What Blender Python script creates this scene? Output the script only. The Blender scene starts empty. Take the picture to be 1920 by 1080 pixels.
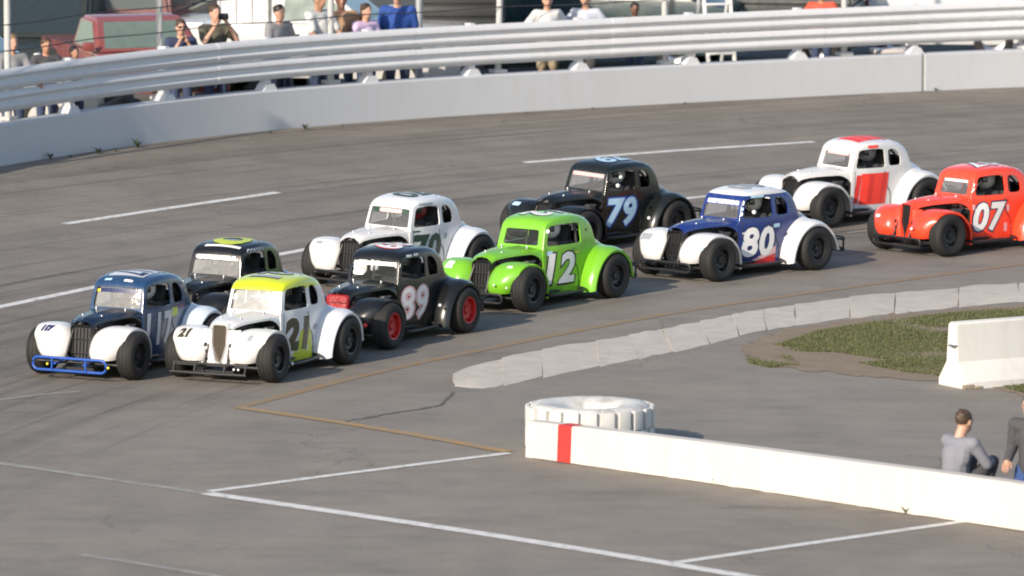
import bpy, bmesh, math, random
from mathutils import Vector, Matrix
from mathutils.bvhtree import BVHTree
random.seed(7)
R = math.radians
SC = bpy.context.scene
COL = SC.collection

# ------------------------------------------------------------------ camera, sky, sun, exposure
CAM_H = 11.8
F_PX = 14000.0                       # focal length in pixels of a 1920 wide picture
PITCH = math.atan(1700.0 / F_PX)
cam_d = bpy.data.cameras.new('camera')
cam = bpy.data.objects.new('camera', cam_d)
COL.objects.link(cam)
cam_d.sensor_width = 36.0
cam_d.lens = 36.0 * F_PX / 1920.0
cam_d.clip_start = 1.0
cam_d.clip_end = 5000.0
cam.location = (0, 0, CAM_H)
cam.rotation_euler = (math.pi / 2 - PITCH, 0, 0)
cam_d.dof.use_dof = True
cam_d.dof.focus_distance = 93.0
cam_d.dof.aperture_fstop = 2.2
SC.camera = cam

SUN_EL = R(25)
SUN_TO = Vector((-0.575, -0.82))     # horizontal direction towards the sun
SUN_TO.normalize()
world = bpy.data.worlds.new('World')
SC.world = world
world.use_nodes = True
wn = world.node_tree.nodes
sky = wn.new('ShaderNodeTexSky')
sky.sky_type = 'NISHITA'
sky.sun_disc = False
sky.sun_elevation = SUN_EL
sky.sun_rotation = math.atan2(SUN_TO.x, SUN_TO.y)
sky.dust_density = 1.0
sky.air_density = 1.0
wn['Background'].inputs['Strength'].default_value = 0.125
world.node_tree.links.new(sky.outputs[0], wn['Background'].inputs[0])
sun_d = bpy.data.lights.new('sun', 'SUN')
sun_d.energy = 3.7
sun_d.angle = R(0.6)
sun_d.color = (1.0, 0.87, 0.72)
sun = bpy.data.objects.new('sun', sun_d)
COL.objects.link(sun)
sv = Vector((SUN_TO.x * math.cos(SUN_EL), SUN_TO.y * math.cos(SUN_EL), math.sin(SUN_EL)))
sun.rotation_euler = sv.to_track_quat('Z', 'Y').to_euler()
sun.location = (-30, -30, 40)
SC.view_settings.view_transform = 'Standard'
SC.view_settings.look = 'None'
SC.view_settings.gamma = 1.0
SC.view_settings.use_curve_mapping = False
SC.view_settings.exposure = 0.63
SC.cycles.filter_width = 1.9

# ------------------------------------------------------------------ the shape of the place
TC = Vector((35.0, 72.0))           # centre of the turn
R_EDGE = 56.5


def bank(r):
    t = min(r, R_EDGE) - 43.0
    if t <= 0: return 0.0
    k = 0.046
    return k * t * t / 6.0 if t < 3.0 else k * (t - 1.5)


def zg(x, y):
    return bank(math.hypot(x - TC.x, y - TC.y))


def ground(px, py, dz=0.0):
    """where a sight line of the photograph meets the ground (or a level dz above it)"""
    X = (px - 960) / F_PX; Y = -(py - 540) / F_PX
    d = Vector((X, math.cos(PITCH) + Y * math.sin(PITCH), -math.sin(PITCH) + Y * math.cos(PITCH)))
    lo, hi = 20.0, 600.0
    for _ in range(60):
        m = (lo + hi) / 2
        p = d * m
        if CAM_H + p.z > zg(p.x, p.y) + dz: lo = m
        else: hi = m
    p = d * lo
    return Vector((p.x, p.y, zg(p.x, p.y) + dz))


def px_of(p):
    return 960 + F_PX * p.x / (p.y * math.cos(PITCH) - (p.z - CAM_H) * math.sin(PITCH))


def catmull(pts, n):
    out = []
    P = [Vector(p) for p in pts]
    P = [2 * P[0] - P[1]] + P + [2 * P[-1] - P[-2]]
    for i in range(1, len(P) - 2):
        for k in range(n):
            t = k / n
            out.append(0.5 * (2 * P[i] + (P[i + 1] - P[i - 1]) * t + (2 * P[i - 1] - 5 * P[i] + 4 * P[i + 1] - P[i + 2]) * t * t
                              + (3 * P[i] - P[i - 1] - 3 * P[i + 1] + P[i + 2]) * t ** 3))
    out.append(P[-2].copy())
    return out


def lut(tab, x):
    """smooth table lookup; tab sorted by first value ascending"""
    n = len(tab)
    if x <= tab[0][0]: return tab[0][1]
    if x >= tab[-1][0]: return tab[-1][1]
    for i in range(n - 1):
        if tab[i][0] <= x <= tab[i + 1][0]:
            x0, y0 = tab[i]; x1, y1 = tab[i + 1]
            h = x1 - x0; t = (x - x0) / h
            def sl(a, b): return (tab[b][1] - tab[a][1]) / (tab[b][0] - tab[a][0])
            s = sl(i, i + 1)
            m0 = s if i == 0 else (0 if sl(i - 1, i) * s <= 0 else 2 * sl(i - 1, i) * s / (sl(i - 1, i) + s))
            m1 = s if i == n - 2 else (0 if sl(i + 1, i + 2) * s <= 0 else 2 * sl(i + 1, i + 2) * s / (sl(i + 1, i + 2) + s))
            return ((2 * t ** 3 - 3 * t * t + 1) * y0 + (t ** 3 - 2 * t * t + t) * h * m0 + (-2 * t ** 3 + 3 * t * t) * y1
                    + (t ** 3 - t * t) * h * m1)


# ------------------------------------------------------------------ materials
MATS = {}


def nodes_of(name):
    m = bpy.data.materials.new(name)
    m.use_nodes = True
    return m, m.node_tree.nodes, m.node_tree.links, m.node_tree.nodes['Principled BSDF']


def mat(name, col, rough=0.6, metal=0.0, coat=0.0, var=0.12, scale=6.0, bump=0.0, bscale=40.0, spec=0.5, emit=None):
    """plain procedural surface: base colour with soft noise variation, optional bump"""
    if name in MATS: return MATS[name]
    m, n, l, b = nodes_of(name)
    tc = n.new('ShaderNodeTexCoord')
    nz = n.new('ShaderNodeTexNoise'); nz.inputs['Scale'].default_value = scale; nz.inputs['Detail'].default_value = 6
    nz.inputs['Roughness'].default_value = 0.65
    l.new(tc.outputs['Object'], nz.inputs['Vector'])
    mix = n.new('ShaderNodeMix'); mix.data_type = 'RGBA'
    mix.inputs[6].default_value = (*[c * (1 - var) for c in col], 1)
    mix.inputs[7].default_value = (*[min(1, c * (1 + var)) for c in col], 1)
    l.new(nz.outputs['Fac'], mix.inputs[0]); l.new(mix.outputs[2], b.inputs['Base Color'])
    mr = n.new('ShaderNodeMapRange')
    mr.inputs[3].default_value = max(0.03, rough - 0.1); mr.inputs[4].default_value = min(1, rough + 0.1)
    l.new(nz.outputs['Fac'], mr.inputs[0]); l.new(mr.outputs[0], b.inputs['Roughness'])
    b.inputs['Metallic'].default_value = metal
    b.inputs['Specular IOR Level'].default_value = spec
    b.inputs['Coat Weight'].default_value = coat
    b.inputs['Coat Roughness'].default_value = 0.08
    if bump:
        nb = n.new('ShaderNodeTexNoise'); nb.inputs['Scale'].default_value = bscale; nb.inputs['Detail'].default_value = 4
        l.new(tc.outputs['Object'], nb.inputs['Vector'])
        bp = n.new('ShaderNodeBump'); bp.inputs['Strength'].default_value = bump; bp.inputs['Distance'].default_value = 0.02
        l.new(nb.outputs['Fac'], bp.inputs['Height']); l.new(bp.outputs[0], b.inputs['Normal'])
    MATS[name] = m
    return m


def paint(name, col, roof=None, zr=0.97, rough=0.24):
    """car paint with road dust; an optional second colour for the roof above height zr"""
    if name in MATS: return MATS[name]
    m, n, l, b = nodes_of(name)
    tc = n.new('ShaderNodeTexCoord')
    nz = n.new('ShaderNodeTexNoise'); nz.inputs['Scale'].default_value = 5; nz.inputs['Detail'].default_value = 8
    nz.inputs['Roughness'].default_value = 0.7
    l.new(tc.outputs['Object'], nz.inputs['Vector'])
    src = None
    if roof:
        sp = n.new('ShaderNodeSeparateXYZ'); l.new(tc.outputs['Object'], sp.inputs[0])
        gt = n.new('ShaderNodeMath'); gt.operation = 'GREATER_THAN'; gt.inputs[1].default_value = zr
        l.new(sp.outputs['Z'], gt.inputs[0])
        mx = n.new('ShaderNodeMix'); mx.data_type = 'RGBA'
        mx.inputs[6].default_value = (*col, 1); mx.inputs[7].default_value = (*roof, 1)
        l.new(gt.outputs[0], mx.inputs[0]); src = mx.outputs[2]
    d = n.new('ShaderNodeMix'); d.data_type = 'RGBA'
    d.inputs[6].default_value = (*col, 1); d.inputs[7].default_value = (0.22, 0.2, 0.18, 1)
    if src: l.new(src, d.inputs[6])
    cr = n.new('ShaderNodeMapRange'); cr.inputs[1].default_value = 0.5; cr.inputs[2].default_value = 0.85
    cr.inputs[3].default_value = 0.0; cr.inputs[4].default_value = 0.14 if max(col) > 0.1 else 0.03
    l.new(nz.outputs['Fac'], cr.inputs[0]); l.new(cr.outputs[0], d.inputs[0])
    l.new(d.outputs[2], b.inputs['Base Color'])
    mr = n.new('ShaderNodeMapRange'); mr.inputs[3].default_value = rough - 0.1; mr.inputs[4].default_value = rough + 0.16
    l.new(nz.outputs['Fac'], mr.inputs[0]); l.new(mr.outputs[0], b.inputs['Roughness'])
    b.inputs['Coat Weight'].default_value = 0.5 if max(col) > 0.1 else 0.15; b.inputs['Coat Roughness'].default_value = 0.08
    nb = n.new('ShaderNodeTexNoise'); nb.inputs['Scale'].default_value = 3.5; nb.inputs['Detail'].default_value = 1
    l.new(tc.outputs['Object'], nb.inputs['Vector'])
    bp = n.new('ShaderNodeBump'); bp.inputs['Strength'].default_value = 0.12; bp.inputs['Distance'].default_value = 0.05
    l.new(nb.outputs['Fac'], bp.inputs['Height']); l.new(bp.outputs[0], b.inputs['Normal'])
    MATS[name] = m
    return m


def mat_screen(name, haze=0.3, rough=0.12, tint=(0.5, 0.52, 0.55)):
    """clear plastic windscreen: see-through, glossy, dusty"""
    m, n, l, b = nodes_of(name)
    out = n['Material Output']
    tr = n.new('ShaderNodeBsdfTransparent'); tr.inputs[0].default_value = (0.75, 0.78, 0.8, 1)
    b.inputs['Base Color'].default_value = (*tint, 1); b.inputs['Roughness'].default_value = rough
    b.inputs['Specular IOR Level'].default_value = 0.8
    tc = n.new('ShaderNodeTexCoord')
    nz = n.new('ShaderNodeTexNoise'); nz.inputs['Scale'].default_value = 9; nz.inputs['Detail'].default_value = 5
    l.new(tc.outputs['Object'], nz.inputs['Vector'])
    fr = n.new('ShaderNodeFresnel'); fr.inputs[0].default_value = 1.5
    mr = n.new('ShaderNodeMapRange'); mr.inputs[1].default_value = 0.3; mr.inputs[2].default_value = 0.7
    mr.inputs[3].default_value = haze * 0.85; mr.inputs[4].default_value = haze * 1.15
    l.new(nz.outputs['Fac'], mr.inputs[0])
    ad = n.new('ShaderNodeMath'); ad.operation = 'ADD'; ad.use_clamp = True
    l.new(fr.outputs[0], ad.inputs[0]); l.new(mr.outputs[0], ad.inputs[1])
    ms = n.new('ShaderNodeMixShader')
    l.new(ad.outputs[0], ms.inputs[0]); l.new(tr.outputs[0], ms.inputs[1]); l.new(b.outputs[0], ms.inputs[2])
    l.new(ms.outputs[0], out.inputs[0])
    bp = n.new('ShaderNodeBump'); bp.inputs['Strength'].default_value = 0.25; bp.inputs['Distance'].default_value = 0.03
    l.new(nz.outputs['Fac'], bp.inputs['Height']); l.new(bp.outputs[0], b.inputs['Normal'])
    return m


def mat_asphalt():
    m, n, l, b = nodes_of('asphalt')
    uv = n.new('ShaderNodeUVMap'); uv.uv_map = 'track'
    tc = n.new('ShaderNodeTexCoord')

    def noise(vec, scale, detail=5, rough=0.6, mapping=None):
        if mapping:
            mp = n.new('ShaderNodeMapping'); mp.inputs['Scale'].default_value = mapping
            l.new(vec, mp.inputs['Vector']); vec = mp.outputs[0]
        z = n.new('ShaderNodeTexNoise'); z.inputs['Scale'].default_value = scale
        z.inputs['Detail'].default_value = detail; z.inputs['Roughness'].default_value = rough
        l.new(vec, z.inputs['Vector'])
        return z.outputs['Fac']

    def ramp(x, a, b_, lo, hi):
        r = n.new('ShaderNodeMapRange'); r.inputs[1].default_value = a; r.inputs[2].default_value = b_
        r.inputs[3].default_value = lo; r.inputs[4].default_value = hi
        l.new(x, r.inputs[0]); return r.outputs[0]

    def mul(a, b_):
        k = n.new('ShaderNodeMath'); k.operation = 'MULTIPLY'; l.new(a, k.inputs[0])
        if isinstance(b_, float): k.inputs[1].default_value = b_
        else: l.new(b_, k.inputs[1])
        return k.outputs[0]
    ob = tc.outputs['Object']; U = uv.outputs[0]
    big = ramp(noise(ob, 0.16, 4), 0.3, 0.7, 0.92, 1.08)
    mid = ramp(noise(ob, 1.3, 6, 0.7), 0.25, 0.75, 0.86, 1.14)
    fine = ramp(noise(ob, 34, 4, 0.85), 0.3, 0.7, 0.74, 1.26)
    # rubber laid down along the racing direction, only on the track itself
    sp = n.new('ShaderNodeSeparateXYZ'); l.new(U, sp.inputs[0])
    onr = ramp(sp.outputs['Y'], 40.3, 42.0, 0.0, 1.0)
    st1 = ramp(noise(U, 1.0, 3, 0.6, (0.045, 1.5, 1)), 0.48, 0.76, 0.0, 0.36)
    st2 = ramp(noise(U, 1.0, 3, 0.6, (0.09, 5.0, 1)), 0.56, 0.68, 0.0, 0.36)
    st = n.new('ShaderNodeMath'); st.operation = 'ADD'; l.new(st1, st.inputs[0]); l.new(st2, st.inputs[1])
    # the broad darker groove where the field runs
    gr1 = ramp(sp.outputs['Y'], 40.5, 42.5, 0.0, 0.16); gr2 = ramp(sp.outputs['Y'], 45.5, 48.5, 1.0, 0.25)
    gv = mul(gr1, gr2)
    st0 = n.new('ShaderNodeMath'); st0.operation = 'ADD'; l.new(mul(st.outputs[0], onr), st0.inputs[0]); l.new(gv, st0.inputs[1])
    stm = st0.outputs[0]
    # weak streaks on the apron along the same direction
    st3 = ramp(noise(ob, 1.0, 4, 0.6, (0.7, 2.6, 1)), 0.50, 0.74, 0.0, 0.14)
    inv = n.new('ShaderNodeMath'); inv.operation = 'SUBTRACT'; inv.inputs[0].default_value = 1.0
    sm = n.new('ShaderNodeMath'); sm.operation = 'ADD'; sm.use_clamp = True
    l.new(stm, sm.inputs[0]); l.new(st3, sm.inputs[1]); l.new(sm.outputs[0], inv.inputs[1])
    # hairline cracks
    vo = n.new('ShaderNodeTexVoronoi'); vo.feature = 'DISTANCE_TO_EDGE'; vo.inputs['Scale'].default_value = 0.22
    wq = n.new('ShaderNodeTexNoise'); wq.inputs['Scale'].default_value = 0.7; wq.inputs['Detail'].default_value = 5
    l.new(ob, wq.inputs['Vector'])
    va = n.new('ShaderNodeVectorMath'); va.operation = 'MULTIPLY_ADD'; va.inputs[1].default_value = (2.2, 2.2, 0)
    l.new(wq.outputs['Color'], va.inputs[0]); l.new(ob, va.inputs[2]); l.new(va.outputs[0], vo.inputs['Vector'])
    ck = ramp(vo.outputs['Distance'], 0.0012, 0.006, 0.74, 1.0)
    gate = ramp(noise(ob, 0.35, 2), 0.50, 0.56, 0.0, 1.0)
    ckm = n.new('ShaderNodeMix'); ckm.data_type = 'FLOAT'; ckm.inputs[2].default_value = 1.0
    l.new(gate, ckm.inputs[0]); l.new(ck, ckm.inputs[3])
    blot = ramp(noise(ob, 0.55, 7, 0.72), 0.48, 0.66, 1.0, 0.84)
    oil = ramp(noise(ob, 2.6, 3, 0.5), 0.70, 0.76, 1.0, 0.80)
    v = mul(mul(mul(mul(mul(mul(big, mid), fine), inv.outputs[0]), ckm.outputs[0]), blot), oil)
    vm = n.new('ShaderNodeVectorMath'); vm.operation = 'SCALE'
    # the upper groove is older and greyer; grass beyond the wall
    cmix = n.new('ShaderNodeMix'); cmix.data_type = 'RGBA'
    cmix.inputs[6].default_value = (0.214, 0.193, 0.166, 1); cmix.inputs[7].default_value = (0.240, 0.213, 0.178, 1)
    l.new(noise(ob, 0.5, 3), cmix.inputs[0])
    l.new(cmix.outputs[2], vm.inputs[0]); l.new(v, vm.inputs['Scale'])
    gm = n.new('ShaderNodeMix'); gm.data_type = 'RGBA'
    gm.inputs[6].default_value = (0.045, 0.060, 0.018, 1); gm.inputs[7].default_value = (0.10, 0.10, 0.04, 1)
    l.new(noise(ob, 2.0, 6), gm.inputs[0])
    lot = ramp(noise(ob, 1.5, 6, 0.8), 0.3, 0.7, 0.05, 0.115)
    lc = n.new('ShaderNodeCombineColor'); l.new(lot, lc.inputs[0]); l.new(lot, lc.inputs[1]); l.new(mul(lot, 0.9), lc.inputs[2])
    lm = n.new('ShaderNodeMix'); lm.data_type = 'RGBA'
    l.new(ramp(sp.outputs['Y'], 60.0, 61.0, 0.0, 1.0), lm.inputs[0]); l.new(gm.outputs[2], lm.inputs[6]); l.new(lc.outputs[0], lm.inputs[7]); gm = lm
    far = ramp(sp.outputs['Y'], 56.4, 56.5, 0.0, 1.0)
    fm = n.new('ShaderNodeMix'); fm.data_type = 'RGBA'
    l.new(far, fm.inputs[0]); l.new(vm.outputs[0], fm.inputs[6]); l.new(gm.outputs[2], fm.inputs[7])
    l.new(fm.outputs[2], b.inputs['Base Color'])
    b.inputs['Roughness'].default_value = 0.82
    b.inputs['Specular IOR Level'].default_value = 0.35
    bp = n.new('ShaderNodeBump'); bp.inputs['Strength'].default_value = 0.5; bp.inputs['Distance'].default_value = 0.012
    l.new(noise(ob, 55, 3, 0.7), bp.inputs['Height']); l.new(bp.outputs[0], b.inputs['Normal'])
    return m


def mat_line(name, col, wear=0.5, scale=7.0):
    """worn road paint: the asphalt colour shows through where the paint is gone"""
    m, n, l, b = nodes_of(name)
    tc = n.new('ShaderNodeTexCoord')
    nz = n.new('ShaderNodeTexNoise'); nz.inputs['Scale'].default_value = scale; nz.inputs['Detail'].default_value = 8
    nz.inputs['Roughness'].default_value = 0.75
    l.new(tc.outputs['Object'], nz.inputs['Vector'])
    mr = n.new('ShaderNodeMapRange'); mr.inputs[1].default_value = wear - 0.12; mr.inputs[2].default_value = wear + 0.12
    mx = n.new('ShaderNodeMix'); mx.data_type = 'RGBA'
    mx.inputs[6].default_value = (0.205, 0.192, 0.172, 1); mx.inputs[7].default_value = (*col, 1)
    l.new(nz.outputs['Fac'], mr.inputs[0]); l.new(mr.outputs[0], mx.inputs[0]); l.new(mx.outputs[2], b.inputs['Base Color'])
    b.inputs['Roughness'].default_value = 0.75
    return m


def mat_wall(name, col, stain=(0.30, 0.28, 0.24), amount=0.35, grime_h=0.1):
    """painted concrete with scuffs, drips and grime"""
    m, n, l, b = nodes_of(name)
    tc = n.new('ShaderNodeTexCoord')
    nz = n.new('ShaderNodeTexNoise'); nz.inputs['Scale'].default_value = 1.6; nz.inputs['Detail'].default_value = 9
    nz.inputs['Roughness'].default_value = 0.72
    l.new(tc.outputs['Object'], nz.inputs['Vector'])
    mp = n.new('ShaderNodeMapping'); mp.inputs['Scale'].default_value = (6, 6, 0.7)
    l.new(tc.outputs['Object'], mp.inputs[0])
    n2 = n.new('ShaderNodeTexNoise'); n2.inputs['Scale'].default_value = 1.5; n2.inputs['Detail'].default_value = 5
    l.new(mp.outputs[0], n2.inputs['Vector'])
    ml = n.new('ShaderNodeMath'); ml.operation = 'MULTIPLY'; l.new(nz.outputs['Fac'], ml.inputs[0]); l.new(n2.outputs['Fac'], ml.inputs[1])
    mr = n.new('ShaderNodeMapRange'); mr.inputs[1].default_value = 0.22; mr.inputs[2].default_value = 0.42
    mr.inputs[3].default_value = 0.0; mr.inputs[4].default_value = amount
    l.new(ml.outputs[0], mr.inputs[0])
    mx = n.new('ShaderNodeMix'); mx.data_type = 'RGBA'
    mx.inputs[6].default_value = (*col, 1); mx.inputs[7].default_value = (*stain, 1)
    l.new(mr.outputs[0], mx.inputs[0]); l.new(mx.outputs[2], b.inputs['Base Color'])
    b.inputs['Roughness'].default_value = 0.7
    bp = n.new('ShaderNodeBump'); bp.inputs['Strength'].default_value = 0.25; bp.inputs['Distance'].default_value = 0.02
    l.new(nz.outputs['Fac'], bp.inputs['Height']); l.new(bp.outputs[0], b.inputs['Normal'])
    return m


M_ASPH = mat_asphalt()
M_WHITE_LINE = mat_line('white_line_paint', (0.66, 0.65, 0.62), 0.39)
M_FAINT_LINE = mat_line('worn_white_line_paint', (0.36, 0.35, 0.33), 0.52, 5)
M_YELLOW_LINE = mat_line('worn_yellow_line_paint', (0.27, 0.165, 0.06), 0.475, 5)
M_ORANGE_LINE = mat_line('orange_line_paint', (0.36, 0.21, 0.06), 0.46, 6)
M_PITWALL = mat_wall('pit_wall_paint', (0.565, 0.535, 0.49), (0.42, 0.37, 0.28), 0.2)
M_OUTWALL = mat_wall('outer_wall_paint', (0.49, 0.505, 0.53), (0.40, 0.40, 0.38), 0.22)
M_RAIL = mat_wall('rail_paint', (0.60, 0.61, 0.63), (0.42, 0.42, 0.41), 0.25)
M_BLOCK = mat_wall('barrier_paint', (0.60, 0.59, 0.565), (0.45, 0.40, 0.30), 0.35)
M_SLAB = mat('kerb_concrete', (0.47, 0.43, 0.375), 0.85, var=0.3, scale=3.5, bump=0.4, bscale=14)
M_TYREWHITE = mat_wall('white_tyre_paint', (0.58, 0.575, 0.55), (0.16, 0.14, 0.12), 0.6)
M_RUBBER = mat('tyre_rubber', (0.014, 0.0135, 0.013), 0.75, var=0.3, scale=9, bump=0.2, bscale=60)
M_BLACK = mat('black_metal', (0.018, 0.018, 0.019), 0.45, var=0.3)
M_INNER = mat('dark_shaded_interior', (0.030, 0.030, 0.032), 0.7, var=0.4)  # dark grey puts the cabin's shade into the colour of its inner faces
M_STEEL = mat('bare_steel', (0.45, 0.45, 0.46), 0.35, metal=1.0, var=0.2)
M_ENGINE = mat('engine_metal', (0.10, 0.10, 0.105), 0.5, metal=0.6, var=0.5, scale=14)
M_RIM = mat('black_rim', (0.018, 0.018, 0.019), 0.4, var=0.3)
M_RIMRED = mat('red_rim', (0.45, 0.02, 0.02), 0.4, var=0.2)
M_DECALBLACK = mat('black_vinyl', (0.015, 0.015, 0.016), 0.4, var=0.2)
M_DECALWHITE = mat('white_vinyl', (0.76, 0.76, 0.75), 0.45, var=0.05)
M_SCREEN = mat_screen('clear_windscreen', 0.16, 0.1, (0.42, 0.43, 0.45))
M_SCREEN_DUSTY = mat_screen('dusty_windscreen', 0.34, 0.10, (0.5, 0.5, 0.5))
M_SCREEN_WHITE = mat_screen('scuffed_windscreen', 0.5, 0.18, (0.6, 0.6, 0.58))
M_SCREEN_DARK = mat_screen('dark_windscreen', 0.05, 0.1, (0.25, 0.27, 0.26))
M_DARKGLASS = mat('tinted_glass', (0.025, 0.035, 0.037), 0.08, var=0.2, spec=0.8)
M_GREENGLASS = mat('green_tinted_glass', (0.13, 0.175, 0.15), 0.15, var=0.25, spec=0.8)
M_LEAF = mat('grass_blade', (0.100, 0.112, 0.040), 0.6, var=0.25, scale=1.2)
M_WEED = mat('weed_leaf', (0.035, 0.050, 0.018), 0.6, var=0.4, scale=8)
M_SOIL = mat('bare_soil', (0.21, 0.16, 0.11), 0.95, var=0.35, scale=3, bump=0.5, bscale=20)


# ------------------------------------------------------------------ mesh helpers
class MB:
    def __init__(s): s.bm = bmesh.new()

    def grid(s, rows, close=False, flip=False):
        V = [[s.bm.verts.new(p) for p in r] for r in rows]
        for i in range(len(V) - 1):
            n = len(V[i])
            for j in range(n if close else n - 1):
                f = [V[i][j], V[i][(j + 1) % n], V[i + 1][(j + 1) % n], V[i + 1][j]]
                try: s.bm.faces.new(f[::-1] if flip else f)
                except ValueError: pass
        return V

    def poly(s, pts):
        return s.bm.faces.new([s.bm.verts.new(p) for p in pts])

    def box(s, c, size, rot=None, bev=0.0):
        m = Matrix.Translation(c) @ (rot.to_4x4() if rot else Matrix()) @ Matrix.Diagonal((*size, 1))
        r = bmesh.ops.create_cube(s.bm, size=1, matrix=m)
        if bev:
            es = list({e for v in r['verts'] for e in v.link_edges})
            bmesh.ops.bevel(s.bm, geom=es, offset=bev, segments=2, affect='EDGES', profile=0.6)

    def prism(s, poly, a, b, axis='y', bev=0.0):
        """polygon in a plane extruded along axis from a to b"""
        def P(p, t):
            return {'y': (p[0], t, p[1]), 'z': (p[0], p[1], t), 'x': (t, p[0], p[1])}[axis]
        A = [s.bm.verts.new(P(p, a)) for p in poly]; B = [s.bm.verts.new(P(p, b)) for p in poly]
        n = len(poly); fs = [s.bm.faces.new(A), s.bm.faces.new(B[::-1])]
        for i in range(n): fs.append(s.bm.faces.new([A[i], B[i], B[(i + 1) % n], A[(i + 1) % n]]))
        bmesh.ops.recalc_face_normals(s.bm, faces=fs)
        if bev:
            es = list({e for f in fs for e in f.edges})
            bmesh.ops.bevel(s.bm, geom=es, offset=bev, segments=2, affect='EDGES', profile=0.6)

    def tube(s, pts, r, n=8, closed=False, cap=True):
        P = [Vector(p) for p in pts]; rows = []
        N = len(P); up = Vector((0, 0, 1))
        for i in range(N):
            if closed: t = P[(i + 1) % N] - P[i - 1]
            else: t = P[min(i + 1, N - 1)] - P[max(i - 1, 0)]
            t.normalize()
            a = t.cross(up)
            if a.length < 0.15: a = t.cross(Vector((0, 1, 0)))
            a.normalize(); c = a.cross(t)
            rr = r[i] if isinstance(r, (list, tuple)) else r
            rows.append([P[i] + (a * math.cos(q * 2 * math.pi / n) + c * math.sin(q * 2 * math.pi / n)) * rr for q in range(n)])
        if closed: rows.append(rows[0])
        V = s.grid(rows, close=True)
        if cap and not closed:
            s.bm.faces.new(V[0][::-1]); s.bm.faces.new(V[-1])

    def lathe(s, prof, c=(0, 0, 0), axis='y', n=32, close_ends=False):
        rows = []
        for r, h in prof:
            row = []
            for k in range(n):
                a = 2 * math.pi * k / n; u, v = r * math.cos(a), r * math.sin(a)
                p = {'y': (u, h, v), 'z': (u, v, h), 'x': (h, u, v)}[axis]
                row.append(Vector(p) + Vector(c))
            rows.append(row)
        V = s.grid(rows, close=True)
        if close_ends:
            for q in (V[0], V[-1]):
                try: s.bm.faces.new(q)
                except ValueError: pass

    def ball(s, c, r, seg=12, rot=None):
        rr = r if isinstance(r, (tuple, list)) else (r, r, r)
        m = Matrix.Translation(c) @ (rot.to_4x4() if rot else Matrix()) @ Matrix.Diagonal((*rr, 1))
        bmesh.ops.create_uvsphere(s.bm, u_segments=seg, v_segments=max(4, seg * 2 // 3), radius=1, matrix=m)

    def capsule(s, a, b, r0, r1, n=10):
        a = Vector(a); b = Vector(b); d = b - a
        s.ball(a, r0, n); s.ball(b, r1, n)
        if d.length > 1e-4:
            q = d.to_track_quat('Z', 'Y').to_matrix().to_4x4()
            bmesh.ops.create_cone(s.bm, cap_ends=True, segments=n, radius1=r0, radius2=r1, depth=d.length,
                                  matrix=Matrix.Translation((a + b) / 2) @ q)

    def mesh(s, name, m=None, smooth=35, fix=True):
        if fix: bmesh.ops.recalc_face_normals(s.bm, faces=s.bm.faces)
        me = bpy.data.meshes.new(name)
        s.bm.to_mesh(me); s.bm.free()
        finish(me, m, smooth)
        return me

    def build(s, name, m, parent=None, smooth=35, fix=True):
        return link(name, s.mesh(name, m, smooth, fix), parent)


def finish(me, m=None, smooth=35):
    if m is not None and not me.materials: me.materials.append(m)
    if smooth:
        me.polygons.foreach_set('use_smooth', [True] * len(me.polygons))
        me.set_sharp_from_angle(angle=R(smooth))


def link(name, me, parent=None, m=None):
    o = bpy.data.objects.new(name, me)
    COL.objects.link(o)
    if parent: o.parent = parent
    if m is not None: setmat(o, m)
    return o


def setmat(o, m, slot=0):
    o.material_slots[slot].link = 'OBJECT'
    o.material_slots[slot].material = m


def tag(o, label=None, cat=None, group=None, kind=None):
    if label: o['label'] = label
    if cat: o['category'] = cat
    if group: o['group'] = group
    if kind: o['kind'] = kind
    return o


def thing(name, label, cat, loc=(0, 0, 0), rz=0.0, group=None):
    o = bpy.data.objects.new(name, None)
    COL.objects.link(o)
    o.empty_display_size = 0.2
    o.location = loc; o.rotation_euler = (0, 0, rz)
    return tag(o, label, cat, group)


def applied(me, *mods):
    """a mesh with modifiers applied: mods = (type, {settings})"""
    o = bpy.data.objects.new('temp', me); COL.objects.link(o)
    for t, kw in mods:
        md = o.modifiers.new(t, t)
        for k, v in kw.items(): setattr(md, k, v)
    dg = bpy.context.evaluated_depsgraph_get(); dg.update()
    r = bpy.data.meshes.new_from_object(o.evaluated_get(dg))
    bpy.data.objects.remove(o)
    return r


def text_bm(s, size, shear=0.0, offset=0.0, spacing=1.0, squeeze=1.0, fit=None):
    """flat lettering centred on the origin, in x (reading direction) and y (up)"""
    cu = bpy.data.curves.new('lettering', 'FONT')
    cu.body = s; cu.size = size; cu.shear = shear; cu.offset = offset; cu.space_character = spacing
    cu.resolution_u = 3; cu.fill_mode = 'FRONT'
    o = bpy.data.objects.new('temp', cu); COL.objects.link(o)
    dg = bpy.context.evaluated_depsgraph_get(); dg.update()
    me = bpy.data.meshes.new_from_object(o.evaluated_get(dg))
    bpy.data.objects.remove(o); bpy.data.curves.remove(cu)
    bm = bmesh.new(); bm.from_mesh(me); bpy.data.meshes.remove(me)
    if bm.verts:
        x0 = min(v.co.x for v in bm.verts); x1 = max(v.co.x for v in bm.verts)
        y0 = min(v.co.y for v in bm.verts); y1 = max(v.co.y for v in bm.verts)
        for v in bm.verts:
            v.co.x = (v.co.x - (x0 + x1) / 2) * squeeze; v.co.y -= (y0 + y1) / 2; v.co.z = 0
            if fit: v.co.x *= fit[0] / ((x1 - x0) * squeeze); v.co.y *= fit[1] / (y1 - y0)
    return bm


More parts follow.
